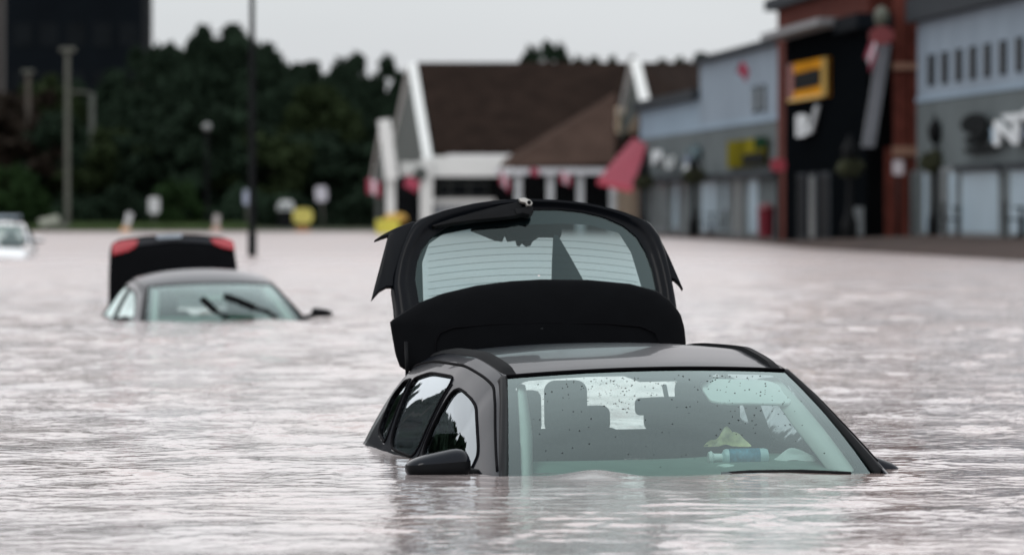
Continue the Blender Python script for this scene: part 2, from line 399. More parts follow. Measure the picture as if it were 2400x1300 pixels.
        for sg in (-1, 1):
            vv = np.linspace(-.005, 1.02, 40)
            a = s.screen(sg + 0 * vv, vv); q = []
            ys = a[:, 1]; xT, zT = s.T(np.clip(ys, .02, 9)); 
            o1 = a.copy(); o1[:, 2] += .003
            b = s.side(np.clip(ys + .02, .02, 9), .10 + 0 * ys, sg) + np.array([sg * .003, 0, .002])
            c1 = a - np.array([sg * .004, 0, -.004]); mid = (a + b) / 2 + np.array([sg * .004, -.006, .012])
            MB().grid(np.stack([c1, c1 * .4 + mid * .6 + np.array([0, 0, .003]), mid, b], 1)).build('pillar_trim', M['plastic'], s.root, smooth=True, solid=.004)
        return g
    def mirror(s, sg, x, y, z, lx=.125, lz=.062, ly=.075, m=None, stalk=True):
        n, k = 28, 16; A = np.zeros((k + 1, n, 3))
        for i in range(k + 1):
            th = math.pi * i / k; 
            for j in range(n):
                ph = 2 * math.pi * j / n
                cx = math.sin(th) * math.cos(ph); cy = math.sin(th) * math.sin(ph); cz = math.cos(th)
                sgn = lambda q, p: math.copysign(abs(q)**p, q)
                X = sgn(cx, .5) * lx; Yv = sgn(cy, .8) * ly; Zv = sgn(cz, .8) * lz
                Zv = Zv * (1 - .42 * sg * X / lx) if Zv > 0 else Zv * .75
                A[i, j] = (x + X, y + Yv, z + Zv)
        A = np.concatenate([A, A[:, :1]], 1)
        o = MB().grid(A).build('wing_mirror', m or s.paint, s.root, smooth=True)
        lower = MB().grid(np.concatenate([A[7:, :, :]], 0) + np.array([0, -.005, .004])).build('mirror_base', M['plastic'], o, smooth=True)
        if stalk: MB().tube([(x - sg * lx * .7, y + .01, z - .02), (x - sg * (lx + .07), y + .03, z - .04)], .022, 8).build('mirror_stalk', M['plastic'], o, smooth=True)
        return o
    def seats(s, sm, zt, yf=1.25, xs=(-.37, .37), hw=.135, dh=0.):
        for x in xs:
            b = MB().box((x - .25, yf - .07, -.35), (x + .25, yf + .09, zt)).build('front_seat', sm, s.root, bevel=.065, seg=5)
            dh_ = dh if x < 0 else 0; hw_ = hw if x < 0 else .135
            MB().box((x + dh_ - hw_, yf - .0, zt - .03), (x + dh_ + hw_, yf + .11, zt + .195)).build('headrest', sm, b, bevel=.045, seg=5)
            for dx in (dh_ - .05, dh_ + .05): MB().tube([(x + dx, yf + .05, zt - .03), (x + dx, yf + .05, zt + .05)], .008, 6).build('headrest_post', M['chrome'], b)
# ---- the black estate
YAW, ROLL = R(11.5), .0157
estate_prof = dict(
    T=[(.02, .775, -.03), (.25, .722, .085), (.5, .662, .205), (.75, .604, .318), (.9, .58, .364), (1.2, .583, .408), (1.5, .588, .43), (2.0, .583, .428), (2.5, .57, .402), (2.75, .562, .372), (2.9, .61, .25), (3.0, .67, .12), (3.06, .72, .0)],
    B=[(0, .81, -.06), (.5, .835, -.03), (1.2, .85, -.01), (2.0, .848, .0), (2.5, .84, .02), (2.8, .82, .03), (3.06, .78, .0)],
    zc=[(.7, .37), (.78, .388), (1.1, .433), (1.6, .467), (2.2, .457), (2.8, .40), (3.0, .37)],
    H=(.575, .78, .09, .388, .022), K=(.735, -.03, .12, -.03), roof_end=2.78,
    win=[([(.44, .93), (.46, .62), (.9, .45), (1.34, .41), (1.385, .96), (.9, .95)], .27, 'front'),
         ([(1.44, .34), (2.0, .34), (2.34, .42), (2.12, .955), (1.475, .965)], .2, 'rear'),
         ([(2.40, .42), (2.56, .44), (2.62, .62), (2.50, .90), (2.22, .95)], .2, 'quarter')])
estate = Car('estate_car', 'black estate car in front with its tailgate raised, sunk to the windscreen base', (.72, 19.8, 0), YAW, ROLL, estate_prof, M['paint'])
estate.body(); estate.windows(M['sideglass'], None)
def frit_mask(U, V):
    side = .055 + .02 * V
    m = (np.abs(U) > 1 - side) | (V < .055) | (V > .955)
    # rounded inner corners
    for su in (-1, 1):
        for (v0, up) in ((.16, 1), (.85, 0)):
            cu = su * (1 - .055 - .10); du = (U - cu) * su; dv = (v0 - V) if up else (V - v0)
            m |= (du > 0) & (dv > 0) & ((du / .10)**2 + (dv / (.105))**2 > 1)
    # deeper sensor field in the middle with slanted shoulders
    m |= (V < .135) & (U > -.22 + (V - .055) * 1.2) & (U < .43 - (V - .055) * 1.2) & (V > 0)
    return m
estate.windscreen(M['windscreen'], frit_mask)
er = estate.root
# roof rails
for sg in (-1, 1):
    ys = np.linspace(.86, 2.6, 50); xT, zT = estate.T(ys); zc = estate.zc(ys)
    lift = .016 * np.clip((ys - .85) * 8, .2, 1)
    cs = []
    for k, (fx, dz) in enumerate(((.905, -.004), (.915, 1), (.97, 1), (1.0, .2))):
        z = zc - (zc - zT) * fx**2.3
        cs.append(np.stack([sg * xT * fx, ys, z + (lift if dz == 1 else dz * .01)], -1))
    MB().grid(np.stack(cs, 1)).build('roof_rail', M['satin'], er, smooth=True, angle=R(40))
# cabin
A = estate.roofA.copy()[3:-3, 2:]; A[..., 2] -= .03
MB().grid(A).build('headliner', M['liner'], er, smooth=True)
for sg in (-1, 1):
    vv = np.linspace(.02, .98, 24); q = []
    wd = .085 if sg < 0 else .15
    a = estate.screen(sg * .93 + 0 * vv, vv, -.03); b = estate.screen(sg * (.93 - wd * (1 - .45 * np.abs(vv - .5))), vv, -.045); b[:, 1] += .05
    MB().grid(np.stack([a, b], 1)).build('pillar_lining', M['trim'], er, smooth=True, solid=.01)
estate.seats(M['seat'], .135, 1.30, xs=(-.25, .37), hw=.088, dh=.02)
bn = MB().box((-.66, 2.05, -.4), (.66, 2.2, .085)).build('rear_bench', M['seat'], er, bevel=.05, seg=4)
for x, wd, ht in ((-.36, .19, .262), (.02, .11, .19), (.42, .14, .22)):
    MB().box((x - wd, 2.1, .075), (x + wd, 2.18, ht)).build('rear_headrest', M['seat'], bn, bevel=.035, seg=4)
u = np.linspace(-1, 1, 40); v = np.linspace(0, 1, 20); U, V = np.meshgrid(u, v, indexing='ij')
k = estate.K(U); yb = k[..., 1] + .06 + V * .62
zd = -.012 + .05 * np.sin(V * math.pi * .5) + .012 * np.exp(-((U - .5) / .28)**2) * V - .06 * np.clip(V - .93, 0, 1) * 12
MB().grid(np.stack([U * .72, yb, zd], -1)).build('dashboard', M['dash'], er, smooth=True, solid=.02)
u = np.linspace(.28, .92, 90); v = np.linspace(.05, .34, 60); U, V = np.meshgrid(u, v, indexing='ij')
Uc = (U[:-1, :-1] + U[1:, 1:]) / 2; Vc = (V[:-1, :-1] + V[1:, 1:]) / 2
MB().grid(estate.screen(U, V, -.022 - .012 * np.sin((V - .05) / .29 * 3.14)), inside(rounded([(.32, .06), (.90, .06), (.88, .31), (.30, .31)], .25, 6), Uc, Vc)).build('sun_visor', mat('cream_visor', (.86, .90, .87), .8, var=.03), er, smooth=True, solid=.012)
bl = [estate.loc(px, py, 21.25) for px, py in [(1738, 930), (1776, 930), (1812, 1030), (1806, 1040), (1778, 1040), (1770, 1030)]]
MB().prism(bl, (0, .02, 0)).build('seat_belt', M['belt'], er)
mr = MB().box((-.13, .60, .215), (.13, .645, .285)).build('rear_view_mirror', M['plastic'], er, bevel=.02)
mr.location = (.03, .02, -.005)
MB().tube([(0, .62, .28), (0, .66, .33)], .01, 8).build('mirror_arm', M['plastic'], mr)
estate.mirror(-1, -.962, .33, .040, lx=.128, lz=.060)
estate.mirror(1, .855, .42, -.040, lx=.07, stalk=False)
# front wiper parked at the cowl
pts = [estate.loc(px, py, 19.86) for px, py in ((1690, 1110), (1760, 1107), (1880, 1105), (1995, 1108))]
wp = MB().tube(pts, [.008, .011, .010, .006], 8).build('front_wiper', M['plastic'], er, smooth=True)
pts = [estate.loc(px, py, 19.82) for px, py in ((1735, 1116), (1860, 1112), (1960, 1114))]
MB().tube(pts, .006, 8).build('wiper_blade', M['rubber'], wp, smooth=True)
# rain beads on the windscreen
mb = MB(); rr = random.Random(5); nb = 0
def bead(u, v, r):
    p = estate.screen(np.array(u), np.array(v), .0008)
    mb.ell(p, (r * 1.15, r * .9, r * .6), 6, 4)
for i in range(240):
    c = rr.random()
    u = rr.uniform(-.85, .9); v = .08 + .8 * rr.random()**1.9
    if c < .35: u = rr.gauss(-.30, .12); v = rr.uniform(.08, .42)
    elif c < .5: u = rr.uniform(.35, .8); v = rr.uniform(.06, .6)
    if abs(u) < .92: bead(u, v, rr.choice((.0016, .002, .0025, .0033)))
o = mb.build('raindrops', M['drop'], estate.ws, smooth=True); o['kind'] = 'stuff'
# ---- tailgate (raised)
tau = R(30)
ctr = Vector((0, 2.93, .40)); nrm = Vector((0, -math.cos(tau), math.sin(tau)))
def tg(px, py, off=0.): 
    p = estate.loc(px, py, plane=(ctr, nrm)); 
    return p + nrm * (off - .10 * (p.x / .65)**2 * .6)
outer = [(930, 700), (924, 655), (927, 630), (933, 600), (942, 570), (954, 540), (966, 518), (985, 504), (1035, 488), (1108, 474), (1182, 467), (1256, 467), (1330, 470), (1400, 477), (1470, 490), (1529, 509), (1553, 538), (1568, 580), (1580, 630), (1592, 690), (1600, 760), (1590, 800), (1300, 800), (1000, 800), (935, 780)]
inner = [(987, 700), (977, 640), (981, 600), (992, 572), (1012, 546), (1045, 525), (1090, 511), (1150, 499), (1200, 491), (1252, 486), (1310, 485), (1367, 489), (1420, 499), (1465, 516), (1498, 540), (1520, 575), (1535, 615), (1545, 660), (1548, 700), (1500, 740), (1265, 745), (1030, 745)]
def resample(poly, n, c=(1265, 640)):
    pd = np.array(dense(poly, 3.)); ang = np.arctan2(pd[:, 1] - c[1], pd[:, 0] - c[0]); o_ = np.argsort(ang); ang = ang[o_]; rad = np.hypot(pd[:, 0] - c[0], pd[:, 1] - c[1])[o_]
    q = np.linspace(-math.pi, math.pi, n, endpoint=False)
    rr_ = np.interp(q, np.concatenate([ang - 2 * math.pi, ang, ang + 2 * math.pi]), np.tile(rad, 3))
    return np.stack([c[0] + rr_ * np.cos(q), c[1] + rr_ * np.sin(q)], -1)
ro, ri = resample(outer, 240), resample(inner, 240)
rows = []
for f, off in ((-.002, -.055), (0, -.018), (.06, .006), (.16, .016), (.45, .014), (.60, .0), (.72, -.012), (1.0, -.016), (1.02, -.04)):
    q = ro + (ri - ro) * f; rows.append([tuple(tg(a, b, off)) for a, b in q])
G = np.array(rows); G = np.concatenate([G, G[:, :1]], 1)
gate = MB().grid(G).build('tailgate', M['gate'], er, smooth=True, angle=R(50))
# glass
c = np.array((1265, 640.)); rows = [[tuple(tg(*(c + (p - c) * f), -.022)) for p in ri] for f in (1.02, .8, .6, .4, .2, .01)]
G = np.array(rows); G = np.concatenate([G, G[:, :1]], 1)
MB().grid(G).build('rear_window', M['rearglass'], gate, smooth=True)
clear = [(997, 690), (994, 600), (1009, 558), (1040, 538), (1108, 527), (1200, 522), (1319, 516), (1385, 517), (1455, 532), (1485, 577), (1511, 661), (1515, 730), (1265, 735), (1000, 735)]
rc = resample(clear, 240)
G = np.array([[tuple(tg(*(r0 * (1 - f) + r1 * f), -.026)) for r0, r1 in zip(ri, rc)] for f in (-.02, .5, 1.)]); G = np.concatenate([G, G[:, :1]], 1)
MB().grid(G).build('window_border', M['frit'], gate, smooth=True)
mb = MB()
for k in range(9):
    y0 = 556 + k * 15
    mb.tube([tg(px, y0 + 10 * ((px - 1265) / 250)**2 + k * 1.2, -.024) for px in np.linspace(1008, 1485 + k * 3, 24)], .0009, 4)
mb.build('heater_lines', M['frit'], gate)
def plate(pts, off, th, name, m, parent, bevel=0):
    return MB().prism([tg(a, b, off) for a, b in pts], -nrm * th).build(name, m, parent, bevel=bevel)
plate([(1108, 524), (1165, 548), (1182, 551), (1188, 538), (1194, 551), (1213, 549), (1216, 560), (1223, 562), (1228, 556), (1238, 563), (1249, 560), (1253, 551), (1268, 541), (1319, 541), (1321, 512), (1240, 500), (1150, 508)], -.03, .03, 'motor_cover', M['satin'], gate)
plate([(1301, 541), (1311, 543), (1340, 592), (1374, 652), (1380, 690), (1296, 690), (1298, 600)], -.03, .02, 'inner_trim', M['frit'], gate)
# fins at the lower corners of the tailgate (they stand high now)
plate([(914, 537), (881, 545.5), (902, 533), (930, 521), (970, 509), (990, 512), (980, 535), (955, 562), (938, 598), (928, 632), (926, 656), (911, 655), (895, 663), (876, 683), (884, 650), (900, 590)], .0, .03, 'corner_fin', M['gate'], gate, .006)
plate([(1500, 500), (1530, 510), (1546, 530), (1575, 585), (1609, 659), (1599, 646), (1588, 637), (1577, 635), (1567, 590), (1550, 548)], .0, .03, 'corner_fin', M['gate'], gate, .006)
# rear wiper
def poly3(pts, off, th, name, m, parent): return plate(pts, off, th, name, m, parent, .003)
wb = poly3([(1012, 529), (1060, 515), (1120, 500), (1170, 488), (1215, 480), (1222, 492), (1206, 500), (1212, 512), (1180, 516), (1110, 521), (1060, 526), (1018, 532)], .03, .03, 'rear_wiper', M['plastic'], gate)
poly3([(1212, 476), (1226, 474), (1240, 480), (1245, 487), (1241, 493), (1232, 493), (1228, 486), (1216, 484)], .045, .02, 'wiper_hook', M['chrome'], wb)
p = tg(1236, 487, .05); MB().ell(p, (.009, .009, .009)).build('wiper_pivot', M['plastic'], wb, smooth=True)
poly3([(1203, 498), (1245, 490), (1248, 504), (1238, 512), (1222, 508), (1208, 512)], .035, .04, 'wiper_motor', M['plastic'], wb)
# spoiler: nearly upright now, in front of the glass
sctr = Vector((0, 2.83, .36)); sn = Vector((0, -math.cos(R(3)), math.sin(R(3))))
spo = [(958, 868), (943, 858), (933, 830), (926, 790), (920, 752), (935, 741), (955, 728), (987, 708), (1040, 687), (1120, 668), (1200, 658), (1270, 654), (1380, 655), (1480, 664), (1545, 681), (1580, 706), (1602, 735), (1611, 765), (1615, 800), (1614, 840), (1590, 868), (1500, 880), (1265, 884), (1040, 880)]
rs = resample(spo, 260, (1265, 770)); c = np.array((1265, 770.))
def sp(px, py, off): 
    p = estate.loc(px, py, plane=(sctr, sn)); return p + sn * off
rows = []
for f, off in ((.985, -.05), (1.0, -.02), (.997, .0), (.985, .008), (.95, .016), (.88, .024), (.7, .034), (.45, .042), (.2, .046), (.01, .047)):
    rows.append([tuple(sp(*(c + (q - c) * f), off - .05 * (abs(q[0] - 1265) / 345 * f)**2.)) for q in rs])
G = np.array(rows); G = np.concatenate([G, G[:, :1]], 1)
spoil = MB().grid(G).build('roof_spoiler', M['satin'], gate, smooth=True, angle=R(50))
ln = [(1018, 850), (1020, 800), (1030, 780), (1060, 768), (1150, 760), (1270, 757), (1420, 759), (1500, 765), (1535, 780), (1545, 800)]
def spz(px, py):
    f = max(abs((px - 1265) / 345), 0); return tuple(sp(px, py, .044 - .05 * f**2 - .006 * f))
MB().tube([spz(*q) for q in dense(ln, 12)[:-30] if True], .0035, 6).build('panel_groove', M['rubber'], spoil, smooth=True)
for (a, b) in (((952, 800), (955, 892)),):
    MB().tube([estate.loc(a[0], a[1], 22.42), estate.loc(b[0], b[1], 22.40)], .0085, 8).build('gas_strut', M['plastic'], er, smooth=True)
# ------------------------------------------------------------------ things lying on the dash
def onD(px, py, Y): return P(px, py, Y)
def bottle():
    a, b = P(1660, 1072, 20.22), P(1806, 1069, 20.26); ax = (b - a); Ln = ax.length; d_ = ax.normalized()
    root = empty('spray_bottle', (a + b) / 2, 'pale blue bottle with white nozzle lying behind the windscreen', 'bottle')
    zc_ = Vector((0, 0, 1)); side = d_.cross(zc_).normalized(); up = side.cross(d_)
    def rev(prof, sx=1, sz=1, n=18):
        vs = []
        for t, r in prof: vs += [d_ * (t - Ln / 2) + (side * math.cos(2 * math.pi * k / n) + up * math.sin(2 * math.pi * k / n)) * r for k in range(n)]
        m_ = len(prof); return MB().add(vs, [(i * n + k, i * n + (k + 1) % n, (i + 1) * n + (k + 1) % n, (i + 1) * n + k) for i in range(m_ - 1) for k in range(n)] + [tuple(range(n)), tuple(range((m_ - 1) * n, m_ * n))])
    rev([(.055, .018), (.062, .030), (.07, .034), (.225, .034), (.238, .030), (.243, .012)]).build('bottle_body', mat('pale_bottle', (.50, .68, .70), .3, var=.05), root, smooth=True, angle=R(50))
    rev([(.080, .0348), (.205, .0348)]).build('label_band', mat('blue_label', (.06, .25, .36), .5, var=.35, scale=60), root, smooth=True)
    rev([(.0, .022), (.012, .027), (.022, .017), (.06, .016)]).build('nozzle', mat('white_nozzle', (.75, .82, .8), .4), root, smooth=True, angle=R(40))
bottle()
def crumple(name, label, cat, px, py, Y, w_, h_, m, seed, d_=.05, n=16):
    r = random.Random(seed); root_p = P(px, py, Y)
    mb = MB(); A = np.zeros((n, n, 3))
    ph = [(r.uniform(4, 11), r.uniform(0, 6.3), r.uniform(-1, 1), r.uniform(-1, 1)) for _ in range(6)]
    for i in range(n):
        for j in range(n):
            a, b = i / (n - 1) - .5, j / (n - 1) - .5
            z = sum(math.sin(k * (a * dx + b * dy) * 2 + p) for k, p, dx, dy in ph) / 6
            hump = max(0, 1 - 3.6 * (a * a + b * b))
            A[i, j] = (a * w_ + .01 * math.sin(9 * b + seed), b * d_ + .01 * math.sin(8 * a), hump * h_ * (.7 + .5 * z) + .006)
    o = mb.grid(A).build(name, m, smooth=False, solid=.002); o.location = root_p
    return tag(o, label, cat)
crumple('plastic_bag', 'crumpled yellow and white bag behind the blue bottle in the estate car', 'bag', 1705, 1048, 20.45, .17, .085,
        mat('yellow_white_bag', (.55, .52, .26), .35, var=.75, scale=14), 3)
crumple('paper_tissue', 'white crumpled paper beside the right end of the blue bottle', 'paper', 1860, 1082, 20.3, .17, .055, mat('white_paper', (.72, .78, .75), .8, var=.08), 8)
crumple('paper_slip', 'pale small paper scrap in front of the blue bottle', 'paper', 1705, 1100, 20.12, .09, .025, mat('pale_paper', (.6, .72, .66), .8, var=.08), 12)
crumple('face_mask', 'pale blue folded mask in the far lower corner of the windscreen', 'mask', 2005, 1080, 20.3, .09, .05, mat('pale_blue_cloth', (.5, .65, .68), .8, var=.2, scale=20), 21)
# ------------------------------------------------------------------ the dark saloon
saloon_prof = dict(
    T=[(.02, .775, -.05), (.25, .722, .06), (.5, .662, .17), (.75, .604, .268), (.9, .58, .315), (1.2, .583, .375), (1.5, .588, .395), (1.8, .585, .375), (2.1, .60, .29), (2.4, .65, .15), (2.65, .70, .03)],
    B=[(0, .81, -.05), (.5, .835, -.04), (1.2, .85, -.03), (2.0, .848, -.01), (2.4, .83, -.01), (2.65, .80, .0)],
    zc=[(.7, .315), (.78, .335), (1.1, .415), (1.5, .465), (1.95, .43), (2.2, .40)],
    H=(.575, .78, .09, .335, .022), K=(.735, -.03, .12, -.03), roof_end=1.9,
    win=[([(.44, .95), (.46, .60), (.9, .45), (1.32, .38), (1.36, .97), (.9, .96)], .16, 'front'),
         ([(1.42, .36), (1.85, .36), (2.25, .55), (2.3, .93), (1.44, .965)], .13, 'rear')])
YS = Yw(752)
sal = Car('saloon_car', 'dark saloon car with raised boot lid and crossed wipers, half under water on the left', ((528 - CX) * YS / F, YS, 0), R(12.5), .016, saloon_prof, M['dpaint'])
sal.body(); M['salglass'] = glass('saloon_side_glass', (.5, .6, .6), 1.9); sal.windows(M['salglass'], None)
sal.windscreen(M['windscreen'], lambda U, V: (np.abs(U) > .94) | (V < .05) | (V > .96) | ((V < .2) & (np.abs(U - .08) < .25 - V * .6)))
sr = sal.root
u = np.linspace(-1, 1, 30); v = np.linspace(0, 1, 16); U, V = np.meshgrid(u, v, indexing='ij')
yy = 1.9 + V * .72; xT, zT = sal.T(yy); zz = zT + (1 - np.abs(U)**2.3) * (.06 * (1 - V) + .02)
MB().grid(np.stack([U * xT * .99, yy, zz], -1)).build('rear_window', M['rearglass'], sr, smooth=True)
A = sal.roofA.copy()[3:-3, 2:]; A[..., 2] -= .03
MB().grid(A).build('headliner', M['liner'], sr, smooth=True)
sal.seats(M['seat'], .08, 1.28)
u = np.linspace(-1, 1, 30); v = np.linspace(0, 1, 12); U, V = np.meshgrid(u, v, indexing='ij'); k = sal.K(U)
MB().grid(np.stack([U * .72, k[..., 1] + .06 + V * .6, -.01 + .045 * np.sin(V * 1.57)], -1)).build('dashboard', M['dash'], sr, smooth=True)
for sg in (-1, 1):
    vv = np.linspace(.02, .98, 20); a = sal.screen(sg * .94 + 0 * vv, vv, -.03); b = sal.screen(sg * .84 + 0 * vv, vv, -.05)
    MB().grid(np.stack([a, b], 1)).build('pillar_lining', M['trim'], sr, smooth=True, solid=.01)
vz = [sal.loc(px, py, 48.0) for px, py in ((402, 676), (445, 673), (478, 698), (405, 700))]
MB().prism(vz, (0, .03, 0)).build('sun_visor', M['trim'], sr)
MB().box((-.13, .6, .17), (.13, .64, .23)).build('rear_view_mirror', M['trim'], sr, bevel=.015)
for pts, bl in ((((472, 698), (490, 715), (508, 732)), ((508, 732), (520, 738), (535, 745))), (((524, 693), (560, 706), (598, 722)), ((590, 718), (625, 730), (650, 745)))):
    a = MB().tube([sal.loc(px, py, 47.35) for px, py in pts], .032, 8).build('wiper_blade', M['rubber'], sr, smooth=True)
    MB().tube([sal.loc(px, py, 47.3) for px, py in bl], .020, 8).build('wiper_arm', M['plastic'], a, smooth=True)
sal.mirror(-1, -.95, .3, -.015, m=M['plastic']); sal.mirror(1, .965, .33, .045, lx=.10, lz=.045, m=M['plastic'])
# boot lid
bc = Vector((0, 3.0, .1)); bn_ = Vector((0, -1, .12)).normalized()
def bt(px, py, off=0): return sal.loc(px, py, plane=(bc, bn_)) + bn_ * off
lid = [(255, 720), (256, 640), (258, 590), (262, 570), (280, 560), (340, 552), (400, 548), (460, 549), (520, 554), (543, 562), (550, 585), (555, 615), (558, 640), (560, 720)]
rl = resample(lid, 160, (407, 640)); c = np.array((407, 640.))
rows = [[tuple(bt(*(c + (q - c) * f), off)) for q in rl] for f, off in ((.99, -.08), (1.0, -.03), (.995, 0), (.97, .02), (.8, .04), (.5, .05), (.02, .05))]
G = np.array(rows); G = np.concatenate([G, G[:, :1]], 1)
lido = MB().grid(G).build('boot_lid', M['satin'], sr, smooth=True, angle=R(50))
def bplate(pts, name, m, off=.055, th=.04, parent=None): return MB().prism([bt(a, b, off) for a, b in pts], -bn_ * th).build(name, m, parent or lido, bevel=.006)
bplate([(261, 572), (285, 565), (322, 562), (318, 578), (300, 590), (262, 600)], 'tail_light', M['red'])
bplate([(490, 560), (530, 560), (545, 566), (550, 588), (520, 582), (500, 574)], 'tail_light', M['red'])
bplate([(322, 562), (400, 556), (490, 560), (500, 574), (470, 570), (400, 568), (318, 578)], 'rear_panel', M['dpaint'], .053)
bplate([(364, 552), (428, 550), (420, 560), (366, 563)], 'number_plate', M['plate'], .07, .03)
# ------------------------------------------------------------------ white car at the edge of the picture
suv_prof = dict(saloon_prof)
suv_prof['zc'] = [(.7, .37), (.78, .39), (1.1, .44), (1.5, .47), (2.0, .46), (2.6, .44)]
suv_prof['T'] = [(.02, .775, -.03), (.25, .722, .09), (.5, .662, .21), (.75, .62, .33), (.9, .60, .375), (1.2, .60, .42), (1.5, .60, .435), (2.2, .595, .43), (2.6, .60, .40), (2.8, .66, .2), (2.9, .72, .0)]
suv_prof['B'] = [(0, .81, -.05), (.5, .835, -.04), (2.0, .848, -.01), (2.9, .80, .0)]
suv_prof['H'] = (.60, .78, .09, .39, .02); suv_prof['roof_end'] = 2.65
YV = 108.
wc = Car('white_car', 'white car with roof bars, only its front corner in the picture', ((-22 - CX) * YV / F, YV, 0), R(3), 0, suv_prof, M['wpaint'], lift=.30)
wc.body(); wc.windows(M['sideglass'], None)
wc.windscreen(M['windscreen'], lambda U, V: (np.abs(U) > .95) | (V < .04) | (V > .96))
wc.mirror(1, 1.0, .3, .37, m=M['wpaint']); wc.mirror(-1, -1.0, .3, .37, m=M['wpaint'])
wc.seats(M['seat'], .42, 1.3)
for x in (-.5, .5):
    MB().tube([(x, .95, .76), (x, 1.0, .84), (x, 2.3, .85), (x, 2.4, .76)], .025, 8).build('roof_rail', M['satin'], wc.root, smooth=True)
for y in (1.15, 2.0): MB().tube([(-.55, y, .87), (.55, y, .87)], .03, 8).build('roof_bar', M['plate'], wc.root, smooth=True)
# ------------------------------------------------------------------ trees
M['leafA'] = mat('dark_green_leaves', (.017, .030, .019), .8, var=.65, scale=.35, spec=.04)
M['leafB'] = mat('fresh_green_leaves', (.018, .040, .013), .8, var=.5, scale=1.2, spec=.08)
M['leafC'] = mat('olive_leaves', (.022, .034, .014), .8, var=.6, scale=.6, spec=.05)
M['leafD'] = mat('russet_leaves', (.022, .017, .013), .8, var=.4, scale=.6, spec=.05)
M['bark'] = mat('dark_bark', (.04, .032, .025), .9, var=.3, scale=6)
def crown_mesh(name, seed, m, nclump=46, per=95, shape='round', leaf=.055):
    r = np.random.default_rng(seed); vs = []; cs = []
    for i in range(nclump):
        while True:
            p = r.uniform(-1, 1, 3)
            if (p**2).sum() < 1: break
        t = (p[2] + 1) / 2
        rad = {'round': .50 * math.sqrt(max(.05, 1 - (2 * t - .85)**2 * .62)), 'cone': .5 * (1.05 - t)**.8, 'bush': .5 * math.sqrt(max(.05, 1 - t**2))}[shape]
        th = r.uniform(0, 2 * math.pi); q = rad * (r.uniform(.15, 1)**.5) * .86
        z0 = {'round': .16, 'cone': .10, 'bush': .0}[shape]
        c = np.array([q * math.cos(th), q * math.sin(th), z0 + (.97 - z0) * t]); cr = r.uniform(.075, .15) * (.75 if t > .85 else 1)
        n = r.normal(size=(per, 3)); n /= np.linalg.norm(n, axis=1)[:, None]; n *= (r.uniform(.1, 1, per)**.45)[:, None] * cr
        cs.append(c + n * np.array([1.15, 1.15, .75]))
    C = np.concatenate(cs); N = len(C)
    a = r.normal(size=(N, 3)); a /= np.linalg.norm(a, axis=1)[:, None]; b = np.cross(a, r.normal(size=(N, 3))); b /= np.linalg.norm(b, axis=1)[:, None]
    s = r.uniform(.6, 1.25, (N, 1)) * leaf
    V = np.stack([C - a * s, C + b * s * .55, C + a * s, C - b * s * .55], 1).reshape(-1, 3)
    V[:, 2] = np.clip(V[:, 2], .005, 1.0)
    me = bpy.data.meshes.new(name); me.from_pydata(V.tolist(), [], np.arange(4 * N).reshape(N, 4).tolist()); me.materials.append(m); return me
def trunk_mesh(seed):
    r = random.Random(seed); mb = MB()
    mb.tube([(0, 0, -.05), (.01, 0, .15), (r.uniform(-.02, .02), .01, .4), (r.uniform(-.04, .04), r.uniform(-.03, .03), .75)], [.032, .026, .020, .007], 8)
    for k in range(6):
        a = r.uniform(0, 6.28); z = r.uniform(.2, .55); l = r.uniform(.15, .32)
        mb.tube([(0, 0, z), (l * .5 * math.cos(a), l * .5 * math.sin(a), z + .08), (l * math.cos(a), l * math.sin(a), z + .22)], [.013, .009, .004], 6)
    o = mb.build('trunk', M['bark'], smooth=True); me = o.data; bpy.data.objects.remove(o); return me
CR = {k: [crown_mesh('crown', s, M[m], shape=sh, nclump=nc, per=per, leaf=lf) for s in seeds] for k, m, sh, nc, per, lf, seeds in (
    ('dark', 'leafA', 'round', 62, 100, .050, (1, 2, 3)), ('olive', 'leafC', 'round', 56, 95, .050, (4, 5)), ('russet', 'leafD', 'round', 50, 90, .05, (9,)),
    ('conifer', 'leafA', 'cone', 52, 90, .045, (6,)), ('bush', 'leafB', 'bush', 48, 95, .055, (7, 8)))}
TR = [trunk_mesh(s) for s in (1, 2, 3)]
tn = [0]
def tree(px, top, wpx, Y, kind, label, group=None, base=None, name=None, cat='tree'):
    tn[0] += 1; i = tn[0]
    zb = .1 if base is None else base
    ztop = CH + (HY - top) * Y / F
    root = empty(name or {'conifer': 'conifer_tree', 'bush': 'bush'}.get(kind, 'broadleaf_tree'), ((px - CX) * Y / F, Y, zb), label, cat, group)
    wd = wpx * Y / F * (1.5 if kind in ('dark', 'olive', 'russet') and group else 1); h = (ztop - zb) * (1.02)
    for nm, me in (('trunk', TR[i % 3]), ('crown', CR[kind][i % len(CR[kind])])):
        if kind == 'bush' and nm == 'trunk': nm = 'stem'
        o = bpy.data.objects.new(nm if kind != 'bush' or nm != 'crown' else 'foliage', me); col.objects.link(o); o.parent = root; o.scale = (wd, wd, h)
        o.rotation_euler = (0, 0, i * 1.7 % 6.28)
    return root
WOOD = 'dark trees of the wood behind the flood'
